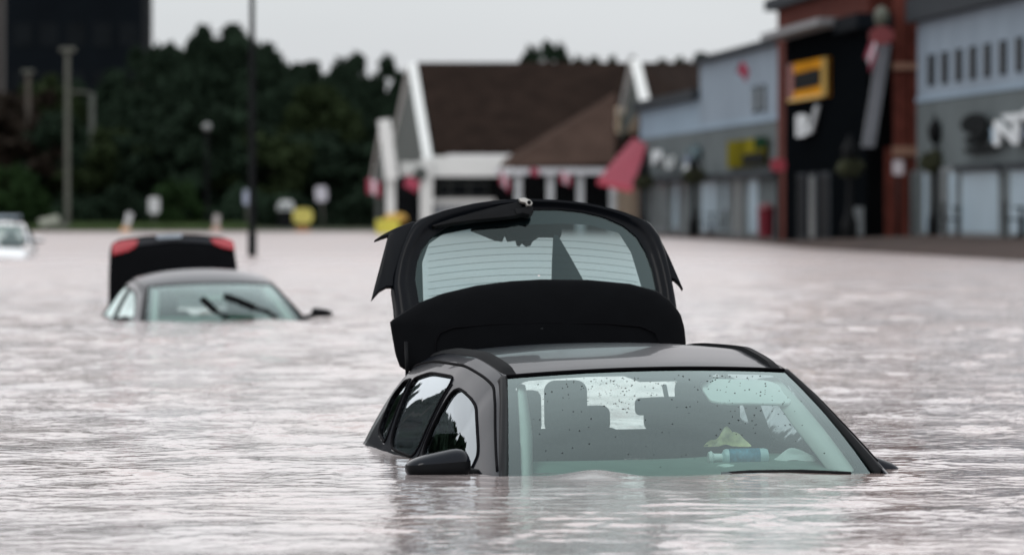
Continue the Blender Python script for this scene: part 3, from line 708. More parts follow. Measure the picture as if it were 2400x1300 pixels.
sky_trees = [
    (30, 185, 190, 252, 'russet', 'brownish tree at the left edge of the wood under the dark tower block'),
    (112, 178, 150, 256, 'olive', 'olive tree behind the tall concrete pole under the tower block'),
    (205, 172, 170, 258, 'dark', 'dark tree under the middle of the tower block'),
    (292, 168, 150, 256, 'dark', 'dark tree under the right corner of the tower block'),
    (372, 108, 150, 254, 'dark', 'tree crown just right of the tower block, on the near shoulder of the tallest clump'),
    (442, 78, 160, 258, 'dark', 'rounded tree forming the left half of the tallest clump'),
    (515, 62, 170, 260, 'dark', 'tallest tree of the wood, just left of the black lamp post'),
    (578, 100, 150, 257, 'dark', 'tree rising straight behind the black lamp post'),
    (640, 150, 150, 255, 'dark', 'tree first right of the black lamp post on the falling treeline'),
    (697, 150, 130, 258, 'dark', 'tree with small pointed top between the lamp post and the dip of the treeline'),
    (752, 196, 140, 254, 'olive', 'low tree in the dip of the treeline'),
    (778, 186, 110, 264, 'dark', 'small tree closing the dip of the treeline beside the rounded clump'),
    (800, 160, 120, 270, 'dark', 'tree on the left shoulder of the rounded clump by the white gable'),
    (850, 126, 150, 274, 'dark', 'rounded tree topping the clump left of the white gable'),
    (905, 150, 130, 272, 'dark', 'tree touching the white gable board of the brown roofed house'),
    (962, 205, 130, 276, 'dark', 'tree half hidden behind the brown roofed house')]
for a in sky_trees: tree(*a[:5], a[5], WOOD)
low = [(55, 300, 190, 247, 'russet'), (160, 250, 170, 247, 'dark'), (250, 300, 180, 246, 'olive'), (330, 250, 190, 247, 'dark'), (410, 270, 190, 248, 'dark'), (490, 250, 190, 247, 'dark'),
       (565, 290, 180, 248, 'dark'), (640, 300, 190, 247, 'olive'), (715, 310, 180, 248, 'dark'), (790, 330, 190, 247, 'dark'), (860, 320, 170, 249, 'dark'), (925, 340, 150, 252, 'dark')]
for a in low: tree(*a, 'lower dark tree in the front row of the wood, below the treeline', 'front row of the wood')
for a in ((1275, 98, 170, 300, 'dark', 'pointed tree above the middle of the long brown roof ridge'), (1332, 112, 110, 300, 'dark', 'slim tree just right of the pointed one above the roof ridge'),
          (1410, 140, 150, 300, 'dark', 'low tree top behind the brown roof ridge, left of the second gable'), (1460, 132, 110, 300, 'dark', 'tree top touching the left side of the second white gable'),
          (1585, 118, 190, 300, 'dark', 'rounded tree behind the brown roof right of the second gable'), (1675, 130, 170, 300, 'dark', 'tree behind the eave of the taller grey shop')): tree(*a[:5], a[5])
for a in ((25, 380, 150, 240, 'bush', 'bright green bush behind the white car at the left edge'), (75, 430, 110, 240, 'bush', 'smaller bright green bush left of the tall concrete pole'),
          (415, 418, 140, 241, 'bush', 'bright green bush beside the small white sign')): tree(*a[:5], a[5], cat='bush')
# the wood goes on to the left of the picture; the estate car's windows mirror it
for k, (x, y, h, wd) in enumerate(((-36, 236, 8.5, 7), (-44, 232, 9, 8), (-53, 226, 10, 8), (-62, 220, 9, 8), (-71, 212, 11, 9), (-80, 202, 9, 9), (-88, 190, 10, 9), (-95, 176, 11, 9), (-100, 160, 10, 9), (-8.7, 44, 5.6, 2.6), (-7.2, 45, 3.6, 1.6), (-10.6, 43, 4.4, 2.6))):
    Y = y; px = CX + x * F / Y; tree(px, HY - (h - CH) * F / Y, wd * F / Y, Y, 'conifer' if k in (9,) else 'dark', 'dark tree of the wood beyond the left edge of the picture', 'trees left of the picture', base=-1)
# undergrowth and hedge along the far bank
r = np.random.default_rng(5); N = 15000
X = r.uniform(-32, 6, N); Yy = r.uniform(243, 246, N); Z = r.uniform(0, 1, N) * (1.5 + .5 * np.sin(X * .9) + .35 * np.sin(X * 2.3))
C = np.stack([X, Yy, Z], -1); a = r.normal(size=(N, 3)); a /= np.linalg.norm(a, axis=1)[:, None]; b = np.cross(a, r.normal(size=(N, 3))); b /= np.linalg.norm(b, axis=1)[:, None]
V = np.stack([C - a * .2, C + b * .12, C + a * .2, C - b * .12], 1).reshape(-1, 3)
me = bpy.data.meshes.new('undergrowth'); me.from_pydata(V.tolist(), [], np.arange(4 * N).reshape(N, 4).tolist()); me.materials.append(M['leafA'])
o = bpy.data.objects.new('undergrowth', me); col.objects.link(o); tag(o, 'dark undergrowth along the far bank below the trees', 'undergrowth', kind='stuff')
N = 9000; X = r.uniform(-28, -12, N); Yy = r.uniform(236.5, 241, N); C = np.stack([X, Yy, (Yy - 236) * .04 + .05 + r.uniform(0, .12, N)], -1); a = r.normal(size=(N, 3)) * np.array([.3, .3, 1]); a /= np.linalg.norm(a, axis=1)[:, None]; b = np.cross(a, r.normal(size=(N, 3))); b /= np.linalg.norm(b, axis=1)[:, None]
V = np.stack([C - a * .12, C + b * .03, C + a * .12, C - b * .03], 1).reshape(-1, 3)
me = bpy.data.meshes.new('grass'); me.from_pydata(V.tolist(), [], np.arange(4 * N).reshape(N, 4).tolist()); me.materials.append(mat('bank_grass', (.06, .10, .03), .9, var=.3))
o = bpy.data.objects.new('grass', me); col.objects.link(o); tag(o, 'green grass on the far bank at the water edge', 'grass', kind='stuff')
# ------------------------------------------------------------------ tower block
M['tower'] = mat('dark_cladding', (.0055, .0075, .010), .8, var=.15, scale=.3, spec=.02); M['dglass'] = mat('dark_glass', (.007, .009, .011), .4, var=.3, scale=.5, spec=.04)
def tower_block():
    Y = 330.; x0, x1 = (12 - CX) * Y / F, (334 - CX) * Y / F
    rt = empty('tower_block', ((x0 + x1) / 2, Y, 0), 'dark tower block rising out of the picture behind the wood', 'tower block'); o_ = Vector((-(x0 + x1) / 2, -Y, 0))
    mb = MB().box(Vector((x0, Y, 0)) + o_, Vector((x1, Y + 9, 15.6)) + o_); mb.build('wall', M['tower'], rt)
    MB().box(Vector((x0 - .2, Y - .2, 15.6)) + o_, Vector((x1 + .2, Y + 9.2, 16)) + o_).build('roof', M['tower'], rt)
    for f in range(4):
        z = 2.2 + f * 3.1
        for k in range(5):
            xa = x0 + .5 + k * 1.72
            MB().box(Vector((xa, Y - .05, z)) + o_, Vector((xa + 1.2, Y + .1, z + 1.5)) + o_).build('window', M['dglass'], rt)
tower_block()
x0 = (-40 - CX) * 345 / F
rt = empty('brown_building', (x0, 345, 0), 'brownish building showing as a sliver left of the tower block', 'building')
MB().box((-8, 0, 0), (1.25, 8, 15.8)).build('wall', mat('brown_wall', (.035, .028, .026), .8), rt); MB().box((-8.2, -.2, 15.8), (1.35, 8, 16.2)).build('roof', M['tower'], rt)
# ------------------------------------------------------------------ poles, lamps and signs on the far side
M['conc'] = mat('weathered_pole', (.085, .09, .075), .85, var=.2, scale=2); M['iron'] = mat('black_iron', (.006, .007, .008), .6, var=.2, spec=.08); M['white'] = mat('white_board', (.52, .54, .55), .6, var=.04)
def pole(name, label, cat, px, top, base_z, Y, r0, r1, m, head=None, group=None):
    b = Vector(((px - CX) * Y / F, Y, base_z)); h = CH + (HY - top) * Y / F - base_z
    rt = empty(name, b, label, cat, group)
    MB().tube([(0, 0, 0), (0, 0, h * .5), (0, 0, h)], [r0, (r0 + r1) / 2, r1], 12).build('pole', m, rt, smooth=True, angle=R(50))
    if head: head(rt, h)
    return rt
def flat_head(rt, h): MB().box((-.36, -.2, h - .02), (.36, .2, h + .2)).build('lamp_head', M['conc'], rt, bevel=.05)
pole('lamp_pole', 'tall pale concrete pole with flat cap in front of the tower block', 'pole', 158, 122, -.1, 238, .13, .11, M['conc'], flat_head)
pole('lamp_pole', 'shorter dim pole near the left edge behind the bright bush', 'pole', 66, 172, .1, 250, .16, .12, mat('brown_pole', (.07, .06, .05), .9), lambda rt, h: MB().box((-.3, -.2, h - .02), (.3, .2, h + .15)).build('lamp_head', M['conc'], rt, bevel=.05))
def arm(rt, h):
    MB().tube([(0, 0, h - .05), (-.3, 0, h + .02), (-.75, 0, h + .05)], .05, 8).build('arm', M['conc'], rt, smooth=True)
    MB().box((-1.0, -.1, h - .02), (-.65, .1, h + .1)).build('lamp_head', M['conc'], rt, bevel=.03)
pole('lamp_pole', 'dim pole with a short arm, right of the tall concrete pole', 'pole', 216, 218, .1, 245, .15, .13, mat('grey_pole', (.075, .085, .075), .9), arm)
def black_head(rt, h): MB().tube([(0, 0, h), (.3, 0, h + .4), (1.2, 0, h + .55)], .05, 8).build('lamp_arm', M['iron'], rt, smooth=True); MB().box((1.0, -.15, h + .45), (1.8, .15, h + .6)).build('lamp_head', M['iron'], rt, bevel=.04)
pb = pole('street_lamp', 'black lamp post standing in the flood between the two sunken cars', 'street lamp', 591, -180, -.8, Yw(600), .085, .05, M['iron'], black_head)
MB().tube([(0, 0, 0), (0, 0, 1.25), (0, 0, 1.35)], [.105, .10, .085], 12).build('pole_base', M['iron'], pb, smooth=True, angle=R(50))
def globe(rt, h): MB().ell((0, 0, h + .16), (.2, .2, .2)).build('lamp_globe', mat('milky_globe', (.2, .21, .21), .3), rt, smooth=True); MB().lathe((0, 0, h - .05), [(.09, 0), (.12, .05), (.06, .1)], 12).build('collar', M['iron'], rt)
pole('globe_lamp', 'dark post with a pale round lamp left of the black lamp post', 'street lamp', 485, 306, -.2, 240, .08, .07, M['iron'], globe)
def sign(name, label, px0, px1, py0, py1, Y, m, lean=0., post=M['conc'], cat='sign', base=-.3, hexa=False):
    pxc = (px0 + px1) / 2; b = Vector(((pxc - CX) * Y / F, Y, base)); z0, z1 = CH + (HY - py1) * Y / F - base, CH + (HY - py0) * Y / F - base; hw = (px1 - px0) / 2 * Y / F
    rt = empty(name, b, label, cat, rot=(0, R(lean), 0))
    MB().tube([(0, .05, 0), (0, .05, z1 * .96)], .045, 8).build('post', post, rt, smooth=True)
    c = hw * .35
    poly = [(-hw + c, -.02, z0), (hw - c, -.02, z0), (hw, -.02, z0 + c), (hw, -.02, z1 - c), (hw - c, -.02, z1), (-hw + c, -.02, z1), (-hw, -.02, z1 - c), (-hw, -.02, z0 + c)]
    MB().prism(poly, (0, .04, 0)).build('board', m, rt)
    return rt
sign('road_sign', 'white rounded sign on a thin post beside the green bush', 348, 374, 462, 500, 239, M['white'])
sign('road_sign', 'white rounded sign on a leaning post right of the yellow sign', 746, 774, 436, 472, 239, mat('white_sign', (.48, .48, .54), .5), -4)
sign('road_sign', 'small bluish sign showing just left of the black lamp post', 570, 588, 445, 480, 239, mat('blue_white_sign', (.32, .36, .46), .5))
ys = sign('warning_sign', 'yellow board on an orange stand left of the leaning white sign', 686, 733, 488, 524, 236, mat('yellow_board', (.48, .44, .10), .5, var=.2, scale=3), post=mat('orange_post', (.5, .2, .05), .6))
MB().box((-.35, -.05, 0), (.35, .2, .42)).build('foot', mat('orange_foot', (.45, .19, .06), .6), ys)
def small(name, label, cat, px, py0, py1, Y, wpx, m, lean=0, foot=None):
    rt = empty(name, ((px - CX) * Y / F, Y, -.15), label, cat, rot=(0, R(lean), 0)); hw = wpx / 2 * Y / F; z1 = CH + (HY - py0) * Y / F + .15; z0 = CH + (HY - py1) * Y / F + .15
    MB().box((-hw, -.06, z0), (hw, .06, z1)).build('panel', m, rt, bevel=.02)
    if foot: MB().hexa([(-hw * 2, -.3, 0), (hw * 2, -.3, 0), (hw * 2, .3, 0), (-hw * 2, .3, 0)], [(-hw * 1.2, -.15, z0), (hw * 1.2, -.15, z0), (hw * 1.2, .15, z0), (-hw * 1.2, .15, z0)]).build('base', foot, rt)
    return rt
ora = mat('orange_base', (.5, .24, .07), .6)
small('road_marker', 'white leaning marker with orange base left of the raised boot lid', 'marker', 292, 497, 532, 236, 14, M['white'], 14, ora)
small('road_marker', 'dull white marker with pinkish base above the right tail light', 'marker', 506, 503, 530, 236, 14, mat('dull_white', (.4, .38, .37), .6), 3, mat('pink_base', (.4, .25, .2), .6))
rt = small('traffic_board', 'tilted pale board lying on the bank right of the white car', 'board', 122, 508, 524, 237, 48, mat('pale_board', (.33, .36, .30), .7), -12, M['conc'])
def far_van():
    Y = 241.; b = Vector(((668 - CX) * Y / F, Y, .0)); rt = empty('parked_van', b, 'small white vehicle roof showing behind the yellow sign', 'van')
    s_ = [(-.36, .62), (-.36, .75), (-.28, .86), (-.1, .92), (.18, .92), (.33, .84), (.37, .62)]
    z = lambda q: CH + (HY - 492) * Y / F - b.z + (q - .62) * 1.5
    MB().prism([(x, 0, z(q)) for x, q in s_] + [(.37, 0, z(.60)), (-.36, 0, z(.60))], (0, 2, 0)).build('body', M['white'], rt, bevel=.04)
    MB().box((-.33, .05, 0), (.34, 1.9, z(.60))).build('lower_body', M['iron'], rt)
    MB().prism([(-.28, -.02, z(.66)), (-.28, -.02, z(.76)), (.28, -.02, z(.76)), (.28, -.02, z(.66))], (0, .03, 0)).build('windscreen', mat('van_glass', (.2, .23, .24), .3), rt)
far_van()
# ------------------------------------------------------------------ flags
M['fred'] = mat('red_cloth', (.34, .05, .09), .8, var=.1); M['fwhite'] = mat('white_cloth', (.55, .5, .55), .8, var=.05)
def flag(label, px, py, Y, wpx=44, hpx=42, droop=.5, rot=0, staff=True, redder=False):
    p = P(px, py, Y); s_ = Y / F; rt = empty('flag', p, label, 'flag', 'red and white flags on the shop fronts', rot=(0, R(rot), 0))
    w_, h_ = wpx * s_ * .8, hpx * s_ * .8
    MB().tube([(-w_ * .55, .06, -h_ * .6), (-w_ * .5, .06, h_ * .65)], .02, 6).build('staff', M['iron'], rt)
    A = []
    for i in range(13):
        f = i / 12; A.append([(-w_ / 2 + f * w_, .05 * math.sin(f * 9) - .0, h_ / 2 - q * h_ - droop * h_ * f * f * .6) for q in np.linspace(0, 1, 6)])
    A = np.array(A)
    for nm, a, b, m in (('red_band', 0, 4, 'fred'), ('white_band', 3, 9, 'fwhite'), ('red_band', 8, 13, 'fred')):
        if redder: m = 'fred' if nm == 'red_band' or redder == 2 else m
        MB().grid(A[a:b + (1 if b < 13 else 0)] if b < 13 else A[a:]).build(nm, M[m], rt, smooth=True, solid=.01)
flag('red and white flag below the small white porch gable', 876, 436, 214, 40, 44, .5)
flag('pinkish red flag hanging between the white porch posts', 966, 430, 214, 44, 34, .3, 20, redder=2)
flag('pale flag at the left end of the low porch fascia', 1183, 418, 212, 28, 40, 1.)
flag('small red flag in the middle of the low porch fascia', 1253, 402, 212, 26, 20, .3, redder=2)
flag('white and red flag near the red awning on the porch fascia', 1326, 416, 212, 32, 34, .5)
flag('red flag flying high on the taller grey shop', 1745, 162, 174, 34, 34, 1.0, 20, redder=2)
flag('red and white flag hanging off the black tower corner', 2046, 118, 138, 30, 60, 1.0, 20)
# ------------------------------------------------------------------ brown-roofed house
M['shingle'] = mat('brown_shingles', (.018, .0115, .009), .9, var=.3, scale=1.2, bump=.4, bscale=6, spec=.05); M['shingle2'] = mat('paler_shingles', (.055, .036, .029), .9, var=.2, scale=1.2, bump=.4, bscale=6, spec=.05)
M['board'] = mat('white_weatherboard', (.68, .70, .69), .6, var=.04); M['cream'] = mat('cream_stucco', (.55, .44, .33), .8, var=.1); M['brick'] = mat('red_brick', (.085, .026, .020), .9, var=.25, scale=3, bump=.3, bscale=15, spec=.05)
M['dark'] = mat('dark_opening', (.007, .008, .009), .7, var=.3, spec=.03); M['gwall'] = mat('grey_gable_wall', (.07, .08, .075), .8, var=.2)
def house():
    O = P(1200, 545, 222); O.z = 0
    rt = empty('gabled_house', O, 'house with a long brown roof, white gable boards and a low porch', 'house')
    def Q(px, py, Y): return P(px, py, Y) - O
    def z(py, Y): return CH + (HY - py) * Y / F
    # long main roof: ridge and front eave, back slope behind it
    r0, r1 = Q(978, 157, 227), Q(1642, 157, 227); e0, e1 = Q(1020, 362, 221), Q(1700, 362, 221); b0, b1 = r0 + Vector((-.55, 6, -3.5)), r1 + Vector((-.3, 6, -3.5))
    MB().prism([r0, r1, e1, e0], (0, .1, .2)).prism([r0 + Vector((0, .1, .05)), b0, b1, r1 + Vector((0, .1, .05))], (0, .1, .15)).build('roof', M['shingle'], rt)
    # gable end on the left
    g0, g1 = Q(1004, 372, 221.6), Q(908, 392, 232.5); ap = Q(962, 168, 227)
    MB().prism([g0, ap, g1], (.3, .1, 0)).build('gable_wall', M['gwall'], rt)
    def board(a, b, wd, th, name='bargeboard', dy=-.15):
        d_ = (b - a).normalized(); n = Vector((-d_.z, 0, d_.x)) * wd / 2
        return MB().prism([a + n, b + n, b - n, a - n], (0, th, 0)).build(name, M['board'], rt)
    board(Q(966, 148, 226.8), Q(1003, 372, 220.7), .66, .25); board(Q(958, 158, 227.2), Q(909, 392, 232.3), .28, .2)
    # lower wing and small porch gable on the far left
    a, b, c_ = Q(900, 280, 218), Q(918, 420, 218), Q(868, 430, 224)
    board(a, b, .55, .2, 'porch_gable_board'); board(a + Vector((-.1, .3, 0)), c_, .22, .2, 'porch_gable_board')
    MB().prism([Q(902, 300, 218.5), Q(912, 420, 218.5), Q(875, 430, 223)], (.05, .1, 0)).build('porch_gable_wall', M['gwall'], rt)
    MB().box(Q(905, 545, 219), Q(926, 400, 218.6)).build('porch_post', M['board'], rt)
    MB().box(Q(880, 545, 224), Q(892, 430, 224.4)).build('porch_post', M['gwall'], rt)
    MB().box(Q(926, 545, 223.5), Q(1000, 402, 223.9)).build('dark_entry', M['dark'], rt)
    MB().box(Q(938, 412, 221), Q(1015, 380, 220.6)).build('entry_beam', M['board'], rt)
    MB().box(Q(985, 560, 220.4), Q(1014, 372, 219.8)).build('corner_post', M['board'], rt)
    lamp_ = MB().ell(Q(985, 407, 219.6), (.3, .12, .3)).build('gable_roundel', M['gwall'], rt, smooth=True)
    # front wall with white fascia, shop window and low porch
    MB().box(Q(1014, 414, 220.6), Q(1200, 366, 220.2)).build('fascia', M['board'], rt)
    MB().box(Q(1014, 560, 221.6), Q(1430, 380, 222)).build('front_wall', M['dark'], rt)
    for (x0, x1) in ((1032, 1052), (1058, 1096), (1102, 1140)):
        f = MB().box(Q(x0 - 3, 462, 221.5), Q(x1 + 3, 427, 221.35)).build('window', M['gwall'], rt)
        MB().box(Q(x0, 458, 221.3), Q(x1, 431, 221.25)).build('pane', M['dglass'], f)
    MB().box(Q(1014, 480, 221.3), Q(1160, 465, 221)).build('window_sill', M['board'], rt); MB().box(Q(1020, 545, 221.5), Q(1160, 482, 221.1)).build('parapet', mat('grey_boarding', (.34, .37, .40), .7, var=.1), rt)
    # hipped porch roof, shingles paler than the main roof
    h = [Q(1444, 222, 220.5), Q(1440, 384, 216.5), Q(1172, 392, 216.5), Q(1184, 378, 219.8)]
    MB().prism(h, (0, .08, .12)).build('porch_roof', M['shingle2'], rt)
    MB().box(Q(1160, 409, 216.6), Q(1425, 394, 216.2)).build('porch_fascia', mat('pale_fascia', (.5, .52, .55), .6), rt)
    for px in (1215, 1290, 1360, 1436): MB().box(Q(px - 8, 560, 216.8), Q(px + 8, 408, 216.4)).build('porch_post', mat('post_white', (.45, .48, .5), .6), rt)
    for (x0, x1) in ((1225, 1280), (1300, 1350), (1372, 1424)):
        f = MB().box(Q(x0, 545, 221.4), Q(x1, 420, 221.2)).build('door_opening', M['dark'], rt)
    # cross gable near the right end
    ap = Q(1488, 138, 219.5)
    board(ap, Q(1514, 248, 217.4), .60, .25, 'cross_gable_board'); board(Q(1480, 146, 220), Q(1428, 382, 224), .26, .2, 'cross_gable_board')
    MB().prism([Q(1484, 160, 220.5), Q(1508, 250, 219), Q(1450, 330, 222)], (0, .2, 0)).build('cross_gable_wall', M['gwall'], rt)
    MB().box(Q(1444, 545, 222.5), Q(1496, 250, 222.2)).build('cross_gable_front', M['cream'], rt)
    f = MB().box(Q(1452, 330, 222.1), Q(1468, 268, 222.0)).build('window', mat('olive_frame', (.25, .22, .12), .7), rt); MB().box(Q(1455, 326, 221.95), Q(1465, 272, 221.9)).build('pane', M['dglass'], f)
    MB().box(Q(1496, 545, 222.3), Q(1516, 250, 221.9)).build('brick_pier', M['brick'], rt)
    MB().prism([Q(1500, 152, 222), Q(1642, 157, 226.9), Q(1642, 246, 222), Q(1520, 246, 219)], (0, .1, .1)).build('side_roof', M['shingle'], rt)
house()
def awning():
    a, b, c_, d_ = P(1484, 324, 214), P(1515, 340, 211.5), P(1482, 440, 208), P(1400, 422, 211)
    O = P(1460, 400, 211); rt = empty('red_awning', O, 'sloping red awning over the dark entrance beside the cross gable', 'awning')
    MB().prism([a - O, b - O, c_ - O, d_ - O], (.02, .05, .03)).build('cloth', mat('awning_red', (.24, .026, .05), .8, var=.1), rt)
    MB().prism([b - O, P(1548, 362, 213) - O, P(1548, 430, 213) - O, c_ - O], (0, .05, 0)).build('side_cloth', mat('awning_shaded_side', (.10, .012, .02), .8), rt)  # shade of the awning's side is put into a darker red
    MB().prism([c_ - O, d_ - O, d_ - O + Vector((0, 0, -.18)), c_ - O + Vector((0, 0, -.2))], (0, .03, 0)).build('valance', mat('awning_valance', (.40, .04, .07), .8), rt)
awning()
# ------------------------------------------------------------------ row of shops on the right, seen at a grazing angle
def FX(Y): return 21.0 - .0728 * Y
def YF(px, o=0.): return (21.0 - o) / ((px - CX) / F + .0728)
DV = Vector((.0728, -1, 0)).normalized(); NV = Vector((-1, -.0728, 0)).normalized()
class Front:
    def __init__(s, name, label, cat, px, z=0.): s.O = Vector((FX(YF(px)), YF(px), z)); s.rt = empty(name, s.O, label, cat)
    def bx(s, px0, px1, z0, z1, o0, o1, name, m, parent=None, bevel=0, Yr=None):
        Ya, Yb = Yr or (YF(px0), YF(px1)); v = []
        for z in (z0, z1):
            for (Y, o) in ((Ya, o0), (Yb, o0), (Yb, o1), (Ya, o1)): v.append(Vector((FX(Y), Y, z)) + NV * o - s.O)
        return MB().hexa(v[:4], v[4:]).build(name, m, parent or s.rt, bevel=bevel)
M['blue'] = mat('grey_blue_cladding', (.205, .258, .31), .7, var=.12, scale=.4, spec=.1); M['bluedk'] = mat('pale_blue_cladding', (.22, .295, .365), .7, var=.06, scale=.4, spec=.1)
M['grey'] = mat('grey_render', (.105, .125, .13), .85, var=.15, scale=.5, spec=.05); M['slate'] = mat('slate_cornice', (.028, .034, .04), .7, var=.1, spec=.05)
M['bpane'] = mat('sky_painted_shop_glass', (.27, .37, .44), .35, var=.12, scale=.4); M['gpane'] = mat('dull_shop_glass', (.09, .11, .115), .3, var=.3, scale=.4)  # bpane: the sky's reflection is painted into the pane colour
M['mull'] = mat('grey_shop_frame', (.16, .18, .19), .6)
def shops():
    s = Front('shop_building', 'low grey shop with pale blue band between the house and the taller shop', 'shop', 1580)
    s.bx(1500, 1640, 3.95, 5.15, -6, .0, 'upper_cladding', M['bluedk']); s.bx(1500, 1640, -.5, 3.95, -6, .02, 'wall', M['grey']); s.bx(1498, 1641, 5.15, 5.5, -6, .3, 'cornice', M['slate'])
    for px0, px1, mm in ((1530, 1568, 'gpane'), (1583, 1597, 'bpane'), (1604, 1615, 'gpane')):
        f = s.bx(px0, px1, .1, 2.1, .02, .10, 'shop_window', M['mull']); s.bx(px0 + 2, px1 - 2, .3, 2.0, .10, .12, 'pane', M[mm], f)
    s.bx(1500, 1640, 2.1, 2.35, .02, .5, 'canopy', M['slate'])
    s = Front('shop_building', 'taller grey shop with blue upper floor left of the black tower', 'shop', 1720)
    s.bx(1640, 1835, 3.95, 6.45, -6, .0, 'upper_cladding', M['blue']); s.bx(1640, 1835, -.5, 3.95, -6, .02, 'wall', M['grey']); s.bx(1638, 1836, 6.45, 6.65, -6, .25, 'cornice', M['slate'])
    s.bx(1640, 1835, 3.95, 4.15, .0, .06, 'string_course', M['bluedk'])
    for px in (1772, 1790): f = s.bx(px - 5, px + 5, 4.3, 5.2, 0, .05, 'window', M['slate']); s.bx(px - 3.5, px + 3.5, 4.4, 5.1, .05, .07, 'pane', M['gpane'], f)
    for px0, px1, mm in ((1650, 1692, 'bpane'), (1702, 1712, 'bpane'), (1722, 1748, 'gpane'), (1760, 1785, 'bpane')):
        f = s.bx(px0, px1, .1, 2.1, .02, .10, 'shop_window', M['mull']); s.bx(px0 + 2, px1 - 2, .25, 2.0, .10, .12, 'pane', M[mm], f)
    s.bx(1640, 1835, 2.1, 2.3, .02, .4, 'canopy', M['slate'])
    s = Front('shop_building', 'grey and blue shop with a row of slit windows at the right edge', 'shop', 2300)
    s.bx(2150, 2520, 3.9, 6.05, -6, .0, 'upper_cladding', M['blue']); s.bx(2150, 2520, -.5, 3.9, -6, .02, 'wall', M['grey']); s.bx(2148, 2522, 6.05, 6.7, -6, .3, 'cornice', M['slate'])
    s.bx(2150, 2520, 3.9, 4.02, .0, .05, 'string_course', M['bluedk'])
    for px in (2185, 2216, 2249, 2282, 2316, 2353, 2391, 2431, 2472): f = s.bx(px - 7, px + 7, 4.3, 5.12, 0, .05, 'window', M['slate']); s.bx(px - 5, px + 5, 4.36, 5.06, .05, .07, 'pane', M['dglass'], f)
    for px0, px1, mm in ((2172, 2186, 'bpane'), (2208, 2225, 'gpane'), (2232, 2252, 'bpane'), (2262, 2352, 'bpane'), (2376, 2450, 'bpane')):
        f = s.bx(px0, px1, .35, 2.12, .02, .10, 'shop_window', M['mull']); s.bx(px0 + 2.5, px1 - 2.5, .45, 1.95, .10, .12, 'pane', M[mm], f)
    for px0, px1 in ((2255, 2356), (2370, 2460)): s.bx(px0, px1, 1.98, 2.14, .10, .25, 'canopy', M['slate'])
shops()
def corner_tower():
    s = Front('corner_tower', 'brick corner tower with black cladding and sign boxes between the shops', 'shop tower', 1950)
    o1 = 1.1
    def yb(px, o): return YF(px, o)
    # brick body
    s.bx(0, 0, -.5, 9.5, -4, 1.0, 'brick_wall', M['brick'], Yr=(160.5, 140.5))
    s.bx(0, 0, 7.25, 7.6, -4, 1.3, 'top_cornice', M['slate'], Yr=(161.5, 140))
    # black cladding, long face along the street and an end face
    s.bx(0, 0, .0, 6.2, -1.0, 1.15, 'black_cladding', mat('black_cladding', (.0035, .0045, .0055), .8, var=.15, spec=.0), Yr=(157.4, 139.8))
    s.bx(0, 0, 6.22, 6.40, .0, 1.9, 'canopy_edge', mat('grey_canopy', (.16, .17, .18), .6), Yr=(157.5, 144))
    s.bx(0, 0, 5.95, 6.35, .0, 1.5, 'canopy_edge', M['tower'], Yr=(143.9, 139.2))
    MB().box(P(2032, 600, 139.6) - s.O, Vector((P(2094, 0, 139.6).x, 139.75, 6.2)) - s.O).build('end_cladding', mat('black_end_cladding', (.003, .0035, .004), .8, spec=.0), s.rt)
    pr = [P(2060, 100, 138.9), P(2088, 105, 138.9), P(2050, 345, 138.9), P(2020, 345, 138.9)]
    MB().prism([q - s.O for q in pr], (0, .2, 0)).build('slanted_panel', mat('grey_panel', (.13, .14, .16), .5), s.rt)
    # brick columns with pale bands
    for x0, x1 in ((2096, 2128), (2132, 2160)):
        q = MB().box(P(x0, 640, 139.0) - s.O, Vector((P(x1, 0, 139.0).x, 139.6, 9.0)) - s.O).build('brick_column', M['brick'], s.rt)
        for y0, y1 in ((148, 164), (343, 366)): MB().box(P(x0 - 2, y1, 138.9) - s.O, P(x1 + 1, y0, 139.3) - s.O).build('stone_band', mat('stone_band', (.20, .11, .075), .8), q)
    MB().box(P(2074, 640, 139.3) - s.O, P(2098, 345, 139.55) - s.O).build('brick_column', M['brick'], s.rt)
    # ground floor: doors
    for x0, x1, mm in ((1870, 1888, 'dark'), (1896, 1914, 'gpane'), (1922, 1945, 'dark')):
        f = s.bx(x0, x1, .05, 2.15, 0, 0, 'door', M['mull'], Yr=(YF(x0, 1.2), YF(x1, 1.2))) if False else None
        Ya, Yb = YF(x0, 1.16), YF(x1, 1.16)
        f = s.bx(0, 0, .05, 2.1, 1.15, 1.19, 'door', M['slate'], Yr=(Ya, Yb)); s.bx(0, 0, .2, 2.0, 1.19, 1.2, 'pane', M[mm], f, Yr=(Ya - .3, Yb + .3))
    f = MB().box(P(2002, 552, 139.5) - s.O, P(2024, 485, 139.45) - s.O).build('door', M['mull'], s.rt)
    f = MB().box(P(2134, 552, 138.95) - s.O, P(2146, 400, 138.9) - s.O).build('side_window', M['mull'], s.rt); MB().box(P(2136, 548, 138.9) - s.O, P(2144, 404, 138.87) - s.O).build('pane', M['gpane'], f)
    MB().ell(P(2066, 40, 138.4) - s.O, (.2, .2, .3)).build('wall_basket', mat('basket_dull_green', (.07, .08, .06), .5), s.rt, smooth=True)  # dark green foliage basket, drawn as a plain ellipsoid
corner_tower()
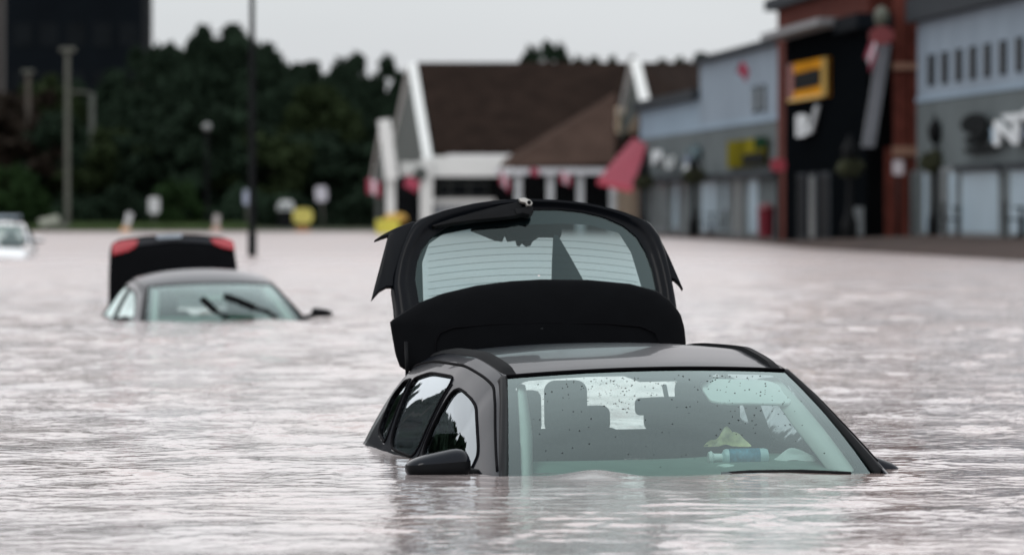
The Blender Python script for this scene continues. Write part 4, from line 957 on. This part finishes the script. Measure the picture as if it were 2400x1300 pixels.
# signs on the fronts
def facade_pts(px, z, o): Y = YF(px, o); return Vector((FX(Y), Y, z)) + NV * 0 + Vector((0, 0, 0)) + Vector((NV.x * o, NV.y * o, 0))
def fz(py, px, o): return CH + (HY - py) * YF(px, o) / F
class Sign:
    def __init__(s, name, label, px, o, cat='sign'):
        Y = YF(px, o); s.o = o; s.O = Vector((FX(Y) - o, Y - .0728 * o, 3.)); s.rt = empty(name, s.O, label, cat)
    def q(s, px, py, d=0.):
        o = s.o + d; Y = YF(px, o); return Vector((21. - .0728 * Y - o, Y, CH + (HY - py) * Y / F)) - s.O
    def board(s, pts, d, th, name, m, parent=None): return MB().prism([s.q(a, b, d) for a, b in pts], NV * -th).build(name, m, parent or s.rt)
    def text(s, txt, px0, px1, py0, py1, d, name, m, parent=None, bold=0.):
        cu = bpy.data.curves.new('t', 'FONT'); cu.body = txt; cu.extrude = .03; cu.offset = bold; ob = bpy.data.objects.new('t', cu); col.objects.link(ob)
        bpy.context.view_layer.update(); me = bpy.data.meshes.new_from_object(ob.evaluated_get(bpy.context.evaluated_depsgraph_get())); bpy.data.objects.remove(ob)
        v = np.array([p.co[:] for p in me.vertices]); lo, hi = v.min(0), v.max(0); n = (v - lo) / (hi - lo + 1e-9)
        for p, t in zip(me.vertices, n):
            px = px0 + (px1 - px0) * t[0]; yy = py1 + (py0 - py1) * t[1]
            # keep the lettering level along the front: rows slope with distance
            mid = (px0 + px1) / 2; yy = HY + (yy - HY) * YF(mid, s.o) / YF(px, s.o)
            p.co = s.q(px, yy, d) + NV * .06 * t[2]
        me.name = name; me.materials.append(m); o = bpy.data.objects.new(name, me); col.objects.link(o); o.parent = parent or s.rt
M['syel'] = mat('amber_sign', (.52, .235, .02), .8, var=.15, scale=.6, spec=.0); M['swhite'] = mat('white_letters', (.6, .64, .66), .8, var=.05, spec=.05); M['sblack'] = mat('black_letters', (.005, .007, .008), .7, spec=.02)
s = Sign('sign_box', 'amber framed black sign box on the black tower', 1890, 1.3)
b = s.board([(1846, 152), (1936, 134), (1936, 226), (1846, 240)], 0, .15, 'frame', M['syel']); s.board([(1860, 174), (1921, 159), (1921, 200), (1860, 214)], .03, .03, 'dark_centre', M['sblack'])
s.board([(1846, 152), (1858, 150), (1858, 238), (1846, 240)], .03, .03, 'red_edge', mat('sign_red', (.16, .02, .012), .5))
s.board([(1846, 233), (1936, 219), (1936, 226), (1846, 240)], .04, .03, 'light_edge', mat('sign_cream', (.6, .42, .17), .8, spec=.0)); s.board([(1925, 137), (1936, 134), (1936, 226), (1925, 228)], .04, .03, 'side_edge', mat('sign_tan', (.36, .26, .09), .8, spec=.0))
s = Sign('letter_sign', 'white lettering under the amber sign box', 1888, 1.3)
s.text('B', 1870, 1898, 268, 320, 0, 'lettering', M['swhite'], bold=.03); s.text('/', 1898, 1922, 248, 312, 0, 'stroke', mat('grey_letter', (.35, .38, .4), .5), bold=.02)
s = Sign('shop_sign', 'yellow and green sign board on the taller grey shop', 1745, .2)
s.board([(1704, 332), (1790, 322), (1790, 386), (1704, 394)], 0, .12, 'board', mat('yellow_green_board', (.13, .115, .012), .8, var=.6, scale=.35, spec=.0)); s.board([(1740, 362), (1790, 356), (1790, 384), (1740, 388)], .03, .03, 'dark_panel', M['sblack']); s.board([(1768, 322), (1795, 320), (1795, 345), (1768, 348)], .03, .03, 'green_panel', mat('dark_green_panel', (.012, .035, .02), .8, spec=.0))
s = Sign('shop_sign', 'blue and green round logo over a small white line on the low grey shop', 1620, .2)
s.board([(1605, 350), (1615, 342), (1630, 341), (1638, 350), (1637, 368), (1628, 376), (1610, 378), (1603, 366)], 0, .1, 'logo', mat('blue_green_logo', (.015, .06, .075), .5, var=.6, scale=.5)); s.board([(1602, 366), (1616, 364), (1616, 380), (1602, 382)], .03, .03, 'blue_panel', mat('slate_blue', (.09, .13, .2), .5)); s.text('aoe', 1604, 1642, 384, 398, 0, 'lettering', M['swhite'], bold=.02)
s = Sign('shop_sign', 'white square letters beside the red awning', 1550, .2)
s.text('B', 1531, 1556, 352, 388, 0, 'lettering', M['swhite'], bold=.05); s.text('u', 1560, 1582, 366, 396, 0, 'lettering', mat('dim_letters', (.4, .44, .45), .5), bold=.02)
s = Sign('shop_sign', 'big black figure and white lettering on the slit window shop', 2330, .2)
s.text('9', 2256, 2318, 266, 342, 0, 'figure', M['sblack'], bold=.07); s.board([(2258, 348), (2330, 338), (2330, 352), (2262, 360)], 0, .1, 'underline', M['sblack'])
s.text('N', 2334, 2392, 280, 340, 0, 'lettering', M['swhite'], bold=.04); s.text('wil', 2352, 2430, 256, 286, 0, 'lettering', M['swhite'], bold=.05); s.board([(2322, 300), (2332, 298), (2332, 330), (2322, 332)], 0, .05, 'blue_edge', mat('blue_letter', (.2, .35, .48), .5)); s.board([(2380, 302), (2420, 298), (2420, 326), (2380, 330)], -.02, .05, 'navy_panel', mat('navy_panel', (.03, .05, .09), .5))
# pavement along the fronts
def pavement():
    rows = []
    for Y in np.linspace(245, 95, 60):
        f = np.clip((160 - Y) / 25, 0, 1); z = .06 + .30 * f; wd = 2.0 + 1.5 * f
        rows.append([(21 - .0728 * Y - o * wd, Y, zz) for o, zz in ((-.2, z), (0, z), (.5, z * .8), (.85, z * .45), (1.0, -.02), (1.05, -.5))])
    m = mat('wet_brown_paving', (.045, .03, .025), .85, var=.35, scale=.5, bump=.2, bscale=3, spec=.15)
    tag(MB().grid(np.array(rows)).build('pavement', m, smooth=True), kind='structure')
pavement()
# ------------------------------------------------------------------ street furniture by the shops
M['flower'] = mat('basket_plants', (.035, .04, .018), .9, var=.6, scale=5)
def basket_lamp(label, px, top, yb, base_py, Y, sc=1.):
    b = P(px, base_py, Y); b.z = CH + (HY - base_py) * Y / F; s_ = Y / F; z = lambda py: (base_py - py) * s_
    rt = empty('lamp_post', b, label, 'lamp post', 'lamp posts with flower baskets')
    MB().lathe((0, 0, -.3), [(.20, 0), (.20, .75), (.12, .95), (.09, 1.3), (.07, z(yb) + .3), (.06, z(top + 45) + .3)], 14).build('post', M['iron'], rt, smooth=True)
    if top < yb - 40:
        MB().lathe((0, 0, z(top + 52)), [(.07, 0), (.17, .12), (.21, .38), (.15, .5), (.05, .66), (.015, .78)], 12).build('lantern', M['iron'], rt, smooth=True)
    bk = MB(); rg = np.random.default_rng(int(px)); n = 500
    c = rg.normal(size=(n, 3)); c /= np.linalg.norm(c, axis=1)[:, None]; c *= (rg.uniform(.4, 1, n)**.5)[:, None] * np.array([.42, .42, .27]) * sc; a = rg.normal(size=(n, 3)) * .05; b2 = rg.normal(size=(n, 3)) * .05
    for i in range(n): q = Vector(c[i]) + Vector((0, 0, z(yb))); bk.add([q - Vector(a[i]), q + Vector(b2[i]), q + Vector(a[i]), q - Vector(b2[i])], [(0, 1, 2, 3)])
    o = bk.build('flower_basket', M['flower'], rt)
basket_lamp('black lantern post with flower basket in front of the slit window shop', 2192, 285, 380, 556, 134, 1.)
basket_lamp('lamp post with flower basket in front of the low grey shop', 1627, 360, 412, 549, 186, 1.)
basket_lamp('post with flower basket half hidden behind the raised tailgate, under the red awning', 1508, 370, 425, 549, 200, .9)
basket_lamp('post with dark flower basket in front of the black tower', 1992, 330, 392, 560, 138, .8)
def seats(label, px, base_py, Y, w_, seed):
    b = P(px, base_py, Y); rt = empty('cafe_table', b, label, 'table'); k = w_ * Y / F
    MB().lathe((0, 0, .0), [(.2, 0), (.2, .03), (.03, .05), (.03, .68)], 12).build('pedestal', M['iron'], rt); MB().lathe((0, 0, .68), [(k * .34, 0), (k * .36, .03), (k * .34, .05)], 20).build('table_top', M['iron'], rt)
    for i, sx in enumerate((-1, 1)):
        c = empty('cafe_chair', b + Vector((sx * k * .4, -.2 + .1 * i, 0)), label.replace('round table', 'chair') + (' on the near side' if sx < 0 else ' on the far side'), 'chair', 'dark chairs outside the shops')
        MB().box((-.2, -.2, .40), (.2, .2, .45)).build('seat', M['iron'], c, bevel=.02); MB().box((sx * .2 - .03, -.2, .42), (sx * .2 + .03, .2, .86)).build('backrest', M['iron'], c, bevel=.02)
        for lx in (-.17, .17):
            for ly in (-.17, .17): MB().tube([(lx, ly, 0), (lx, ly, .42)], .018, 6).build('leg', M['iron'], c)
seats('dark round table outside the wide pale window of the slit window shop', 2256, 552, 131, 70, 1)
seats('dark round table at the right edge outside the shops', 2392, 556, 121, 50, 2)
seats('dark round table outside the taller grey shop', 1668, 549, 178, 50, 3)
def bin_():
    b = P(1796, 556, 168); rt = empty('litter_bin', b, 'dark red litter bin at the foot of the brick wall left of the tower', 'bin')
    MB().lathe((0, 0, .0), [(.22, 0), (.26, .1), (.28, .85), (.30, .88)], 16).build('bin_body', mat('bin_red', (.16, .012, .025), .5), rt, smooth=True, angle=R(40)); MB().lathe((0, 0, .88), [(.31, 0), (.30, .08), (.15, .2), (.02, .24)], 16).build('lid', mat('lid_red', (.12, .012, .02), .5), rt, smooth=True)
bin_()
rs_ = sign('round_sign', 'red rounded sign at the left foot of the black tower', 1806, 1842, 372, 402, 155, mat('red_sign', (.30, .03, .05), .5), post=M['iron'], base=0)
rs2 = sign('hanging_sign', 'pale small sign on the brick columns of the tower', 2092, 2118, 375, 410, 137.5, mat('pale_sign', (.45, .42, .45), .6), post=M['iron'], base=.2)
s = Sign('round_sign', 'dark red round sign high on the right of the black tower', 2064, 1.0)
def rsign():
    c = P(2066, 84, 138.0); o = MB().prism([Vector((.34 * math.cos(a), 0, .26 * math.sin(a))) for a in np.linspace(0, 6.283, 20)[:-1]], (0, .08, 0)).build('disc', mat('disc_red', (.14, .018, .022), .5), s.rt); o.location = c - s.O
rsign()
rt = empty('flower_planter', P(905, 545, 213), 'yellow planter box at the foot of the white porch gable', 'planter')
MB().box((-.42, -.3, -.2), (.55, .3, .55)).build('box', mat('yellow_box', (.55, .5, .06), .6, var=.2, scale=2), rt, bevel=.04); MB().ell((.4, 0, .6), (.5, .3, .22)).build('flowers', mat('orange_flowers', (.5, .3, .06), .8, var=.5, scale=8), rt, smooth=False)
# kerb-side orange earth washed against the shop step
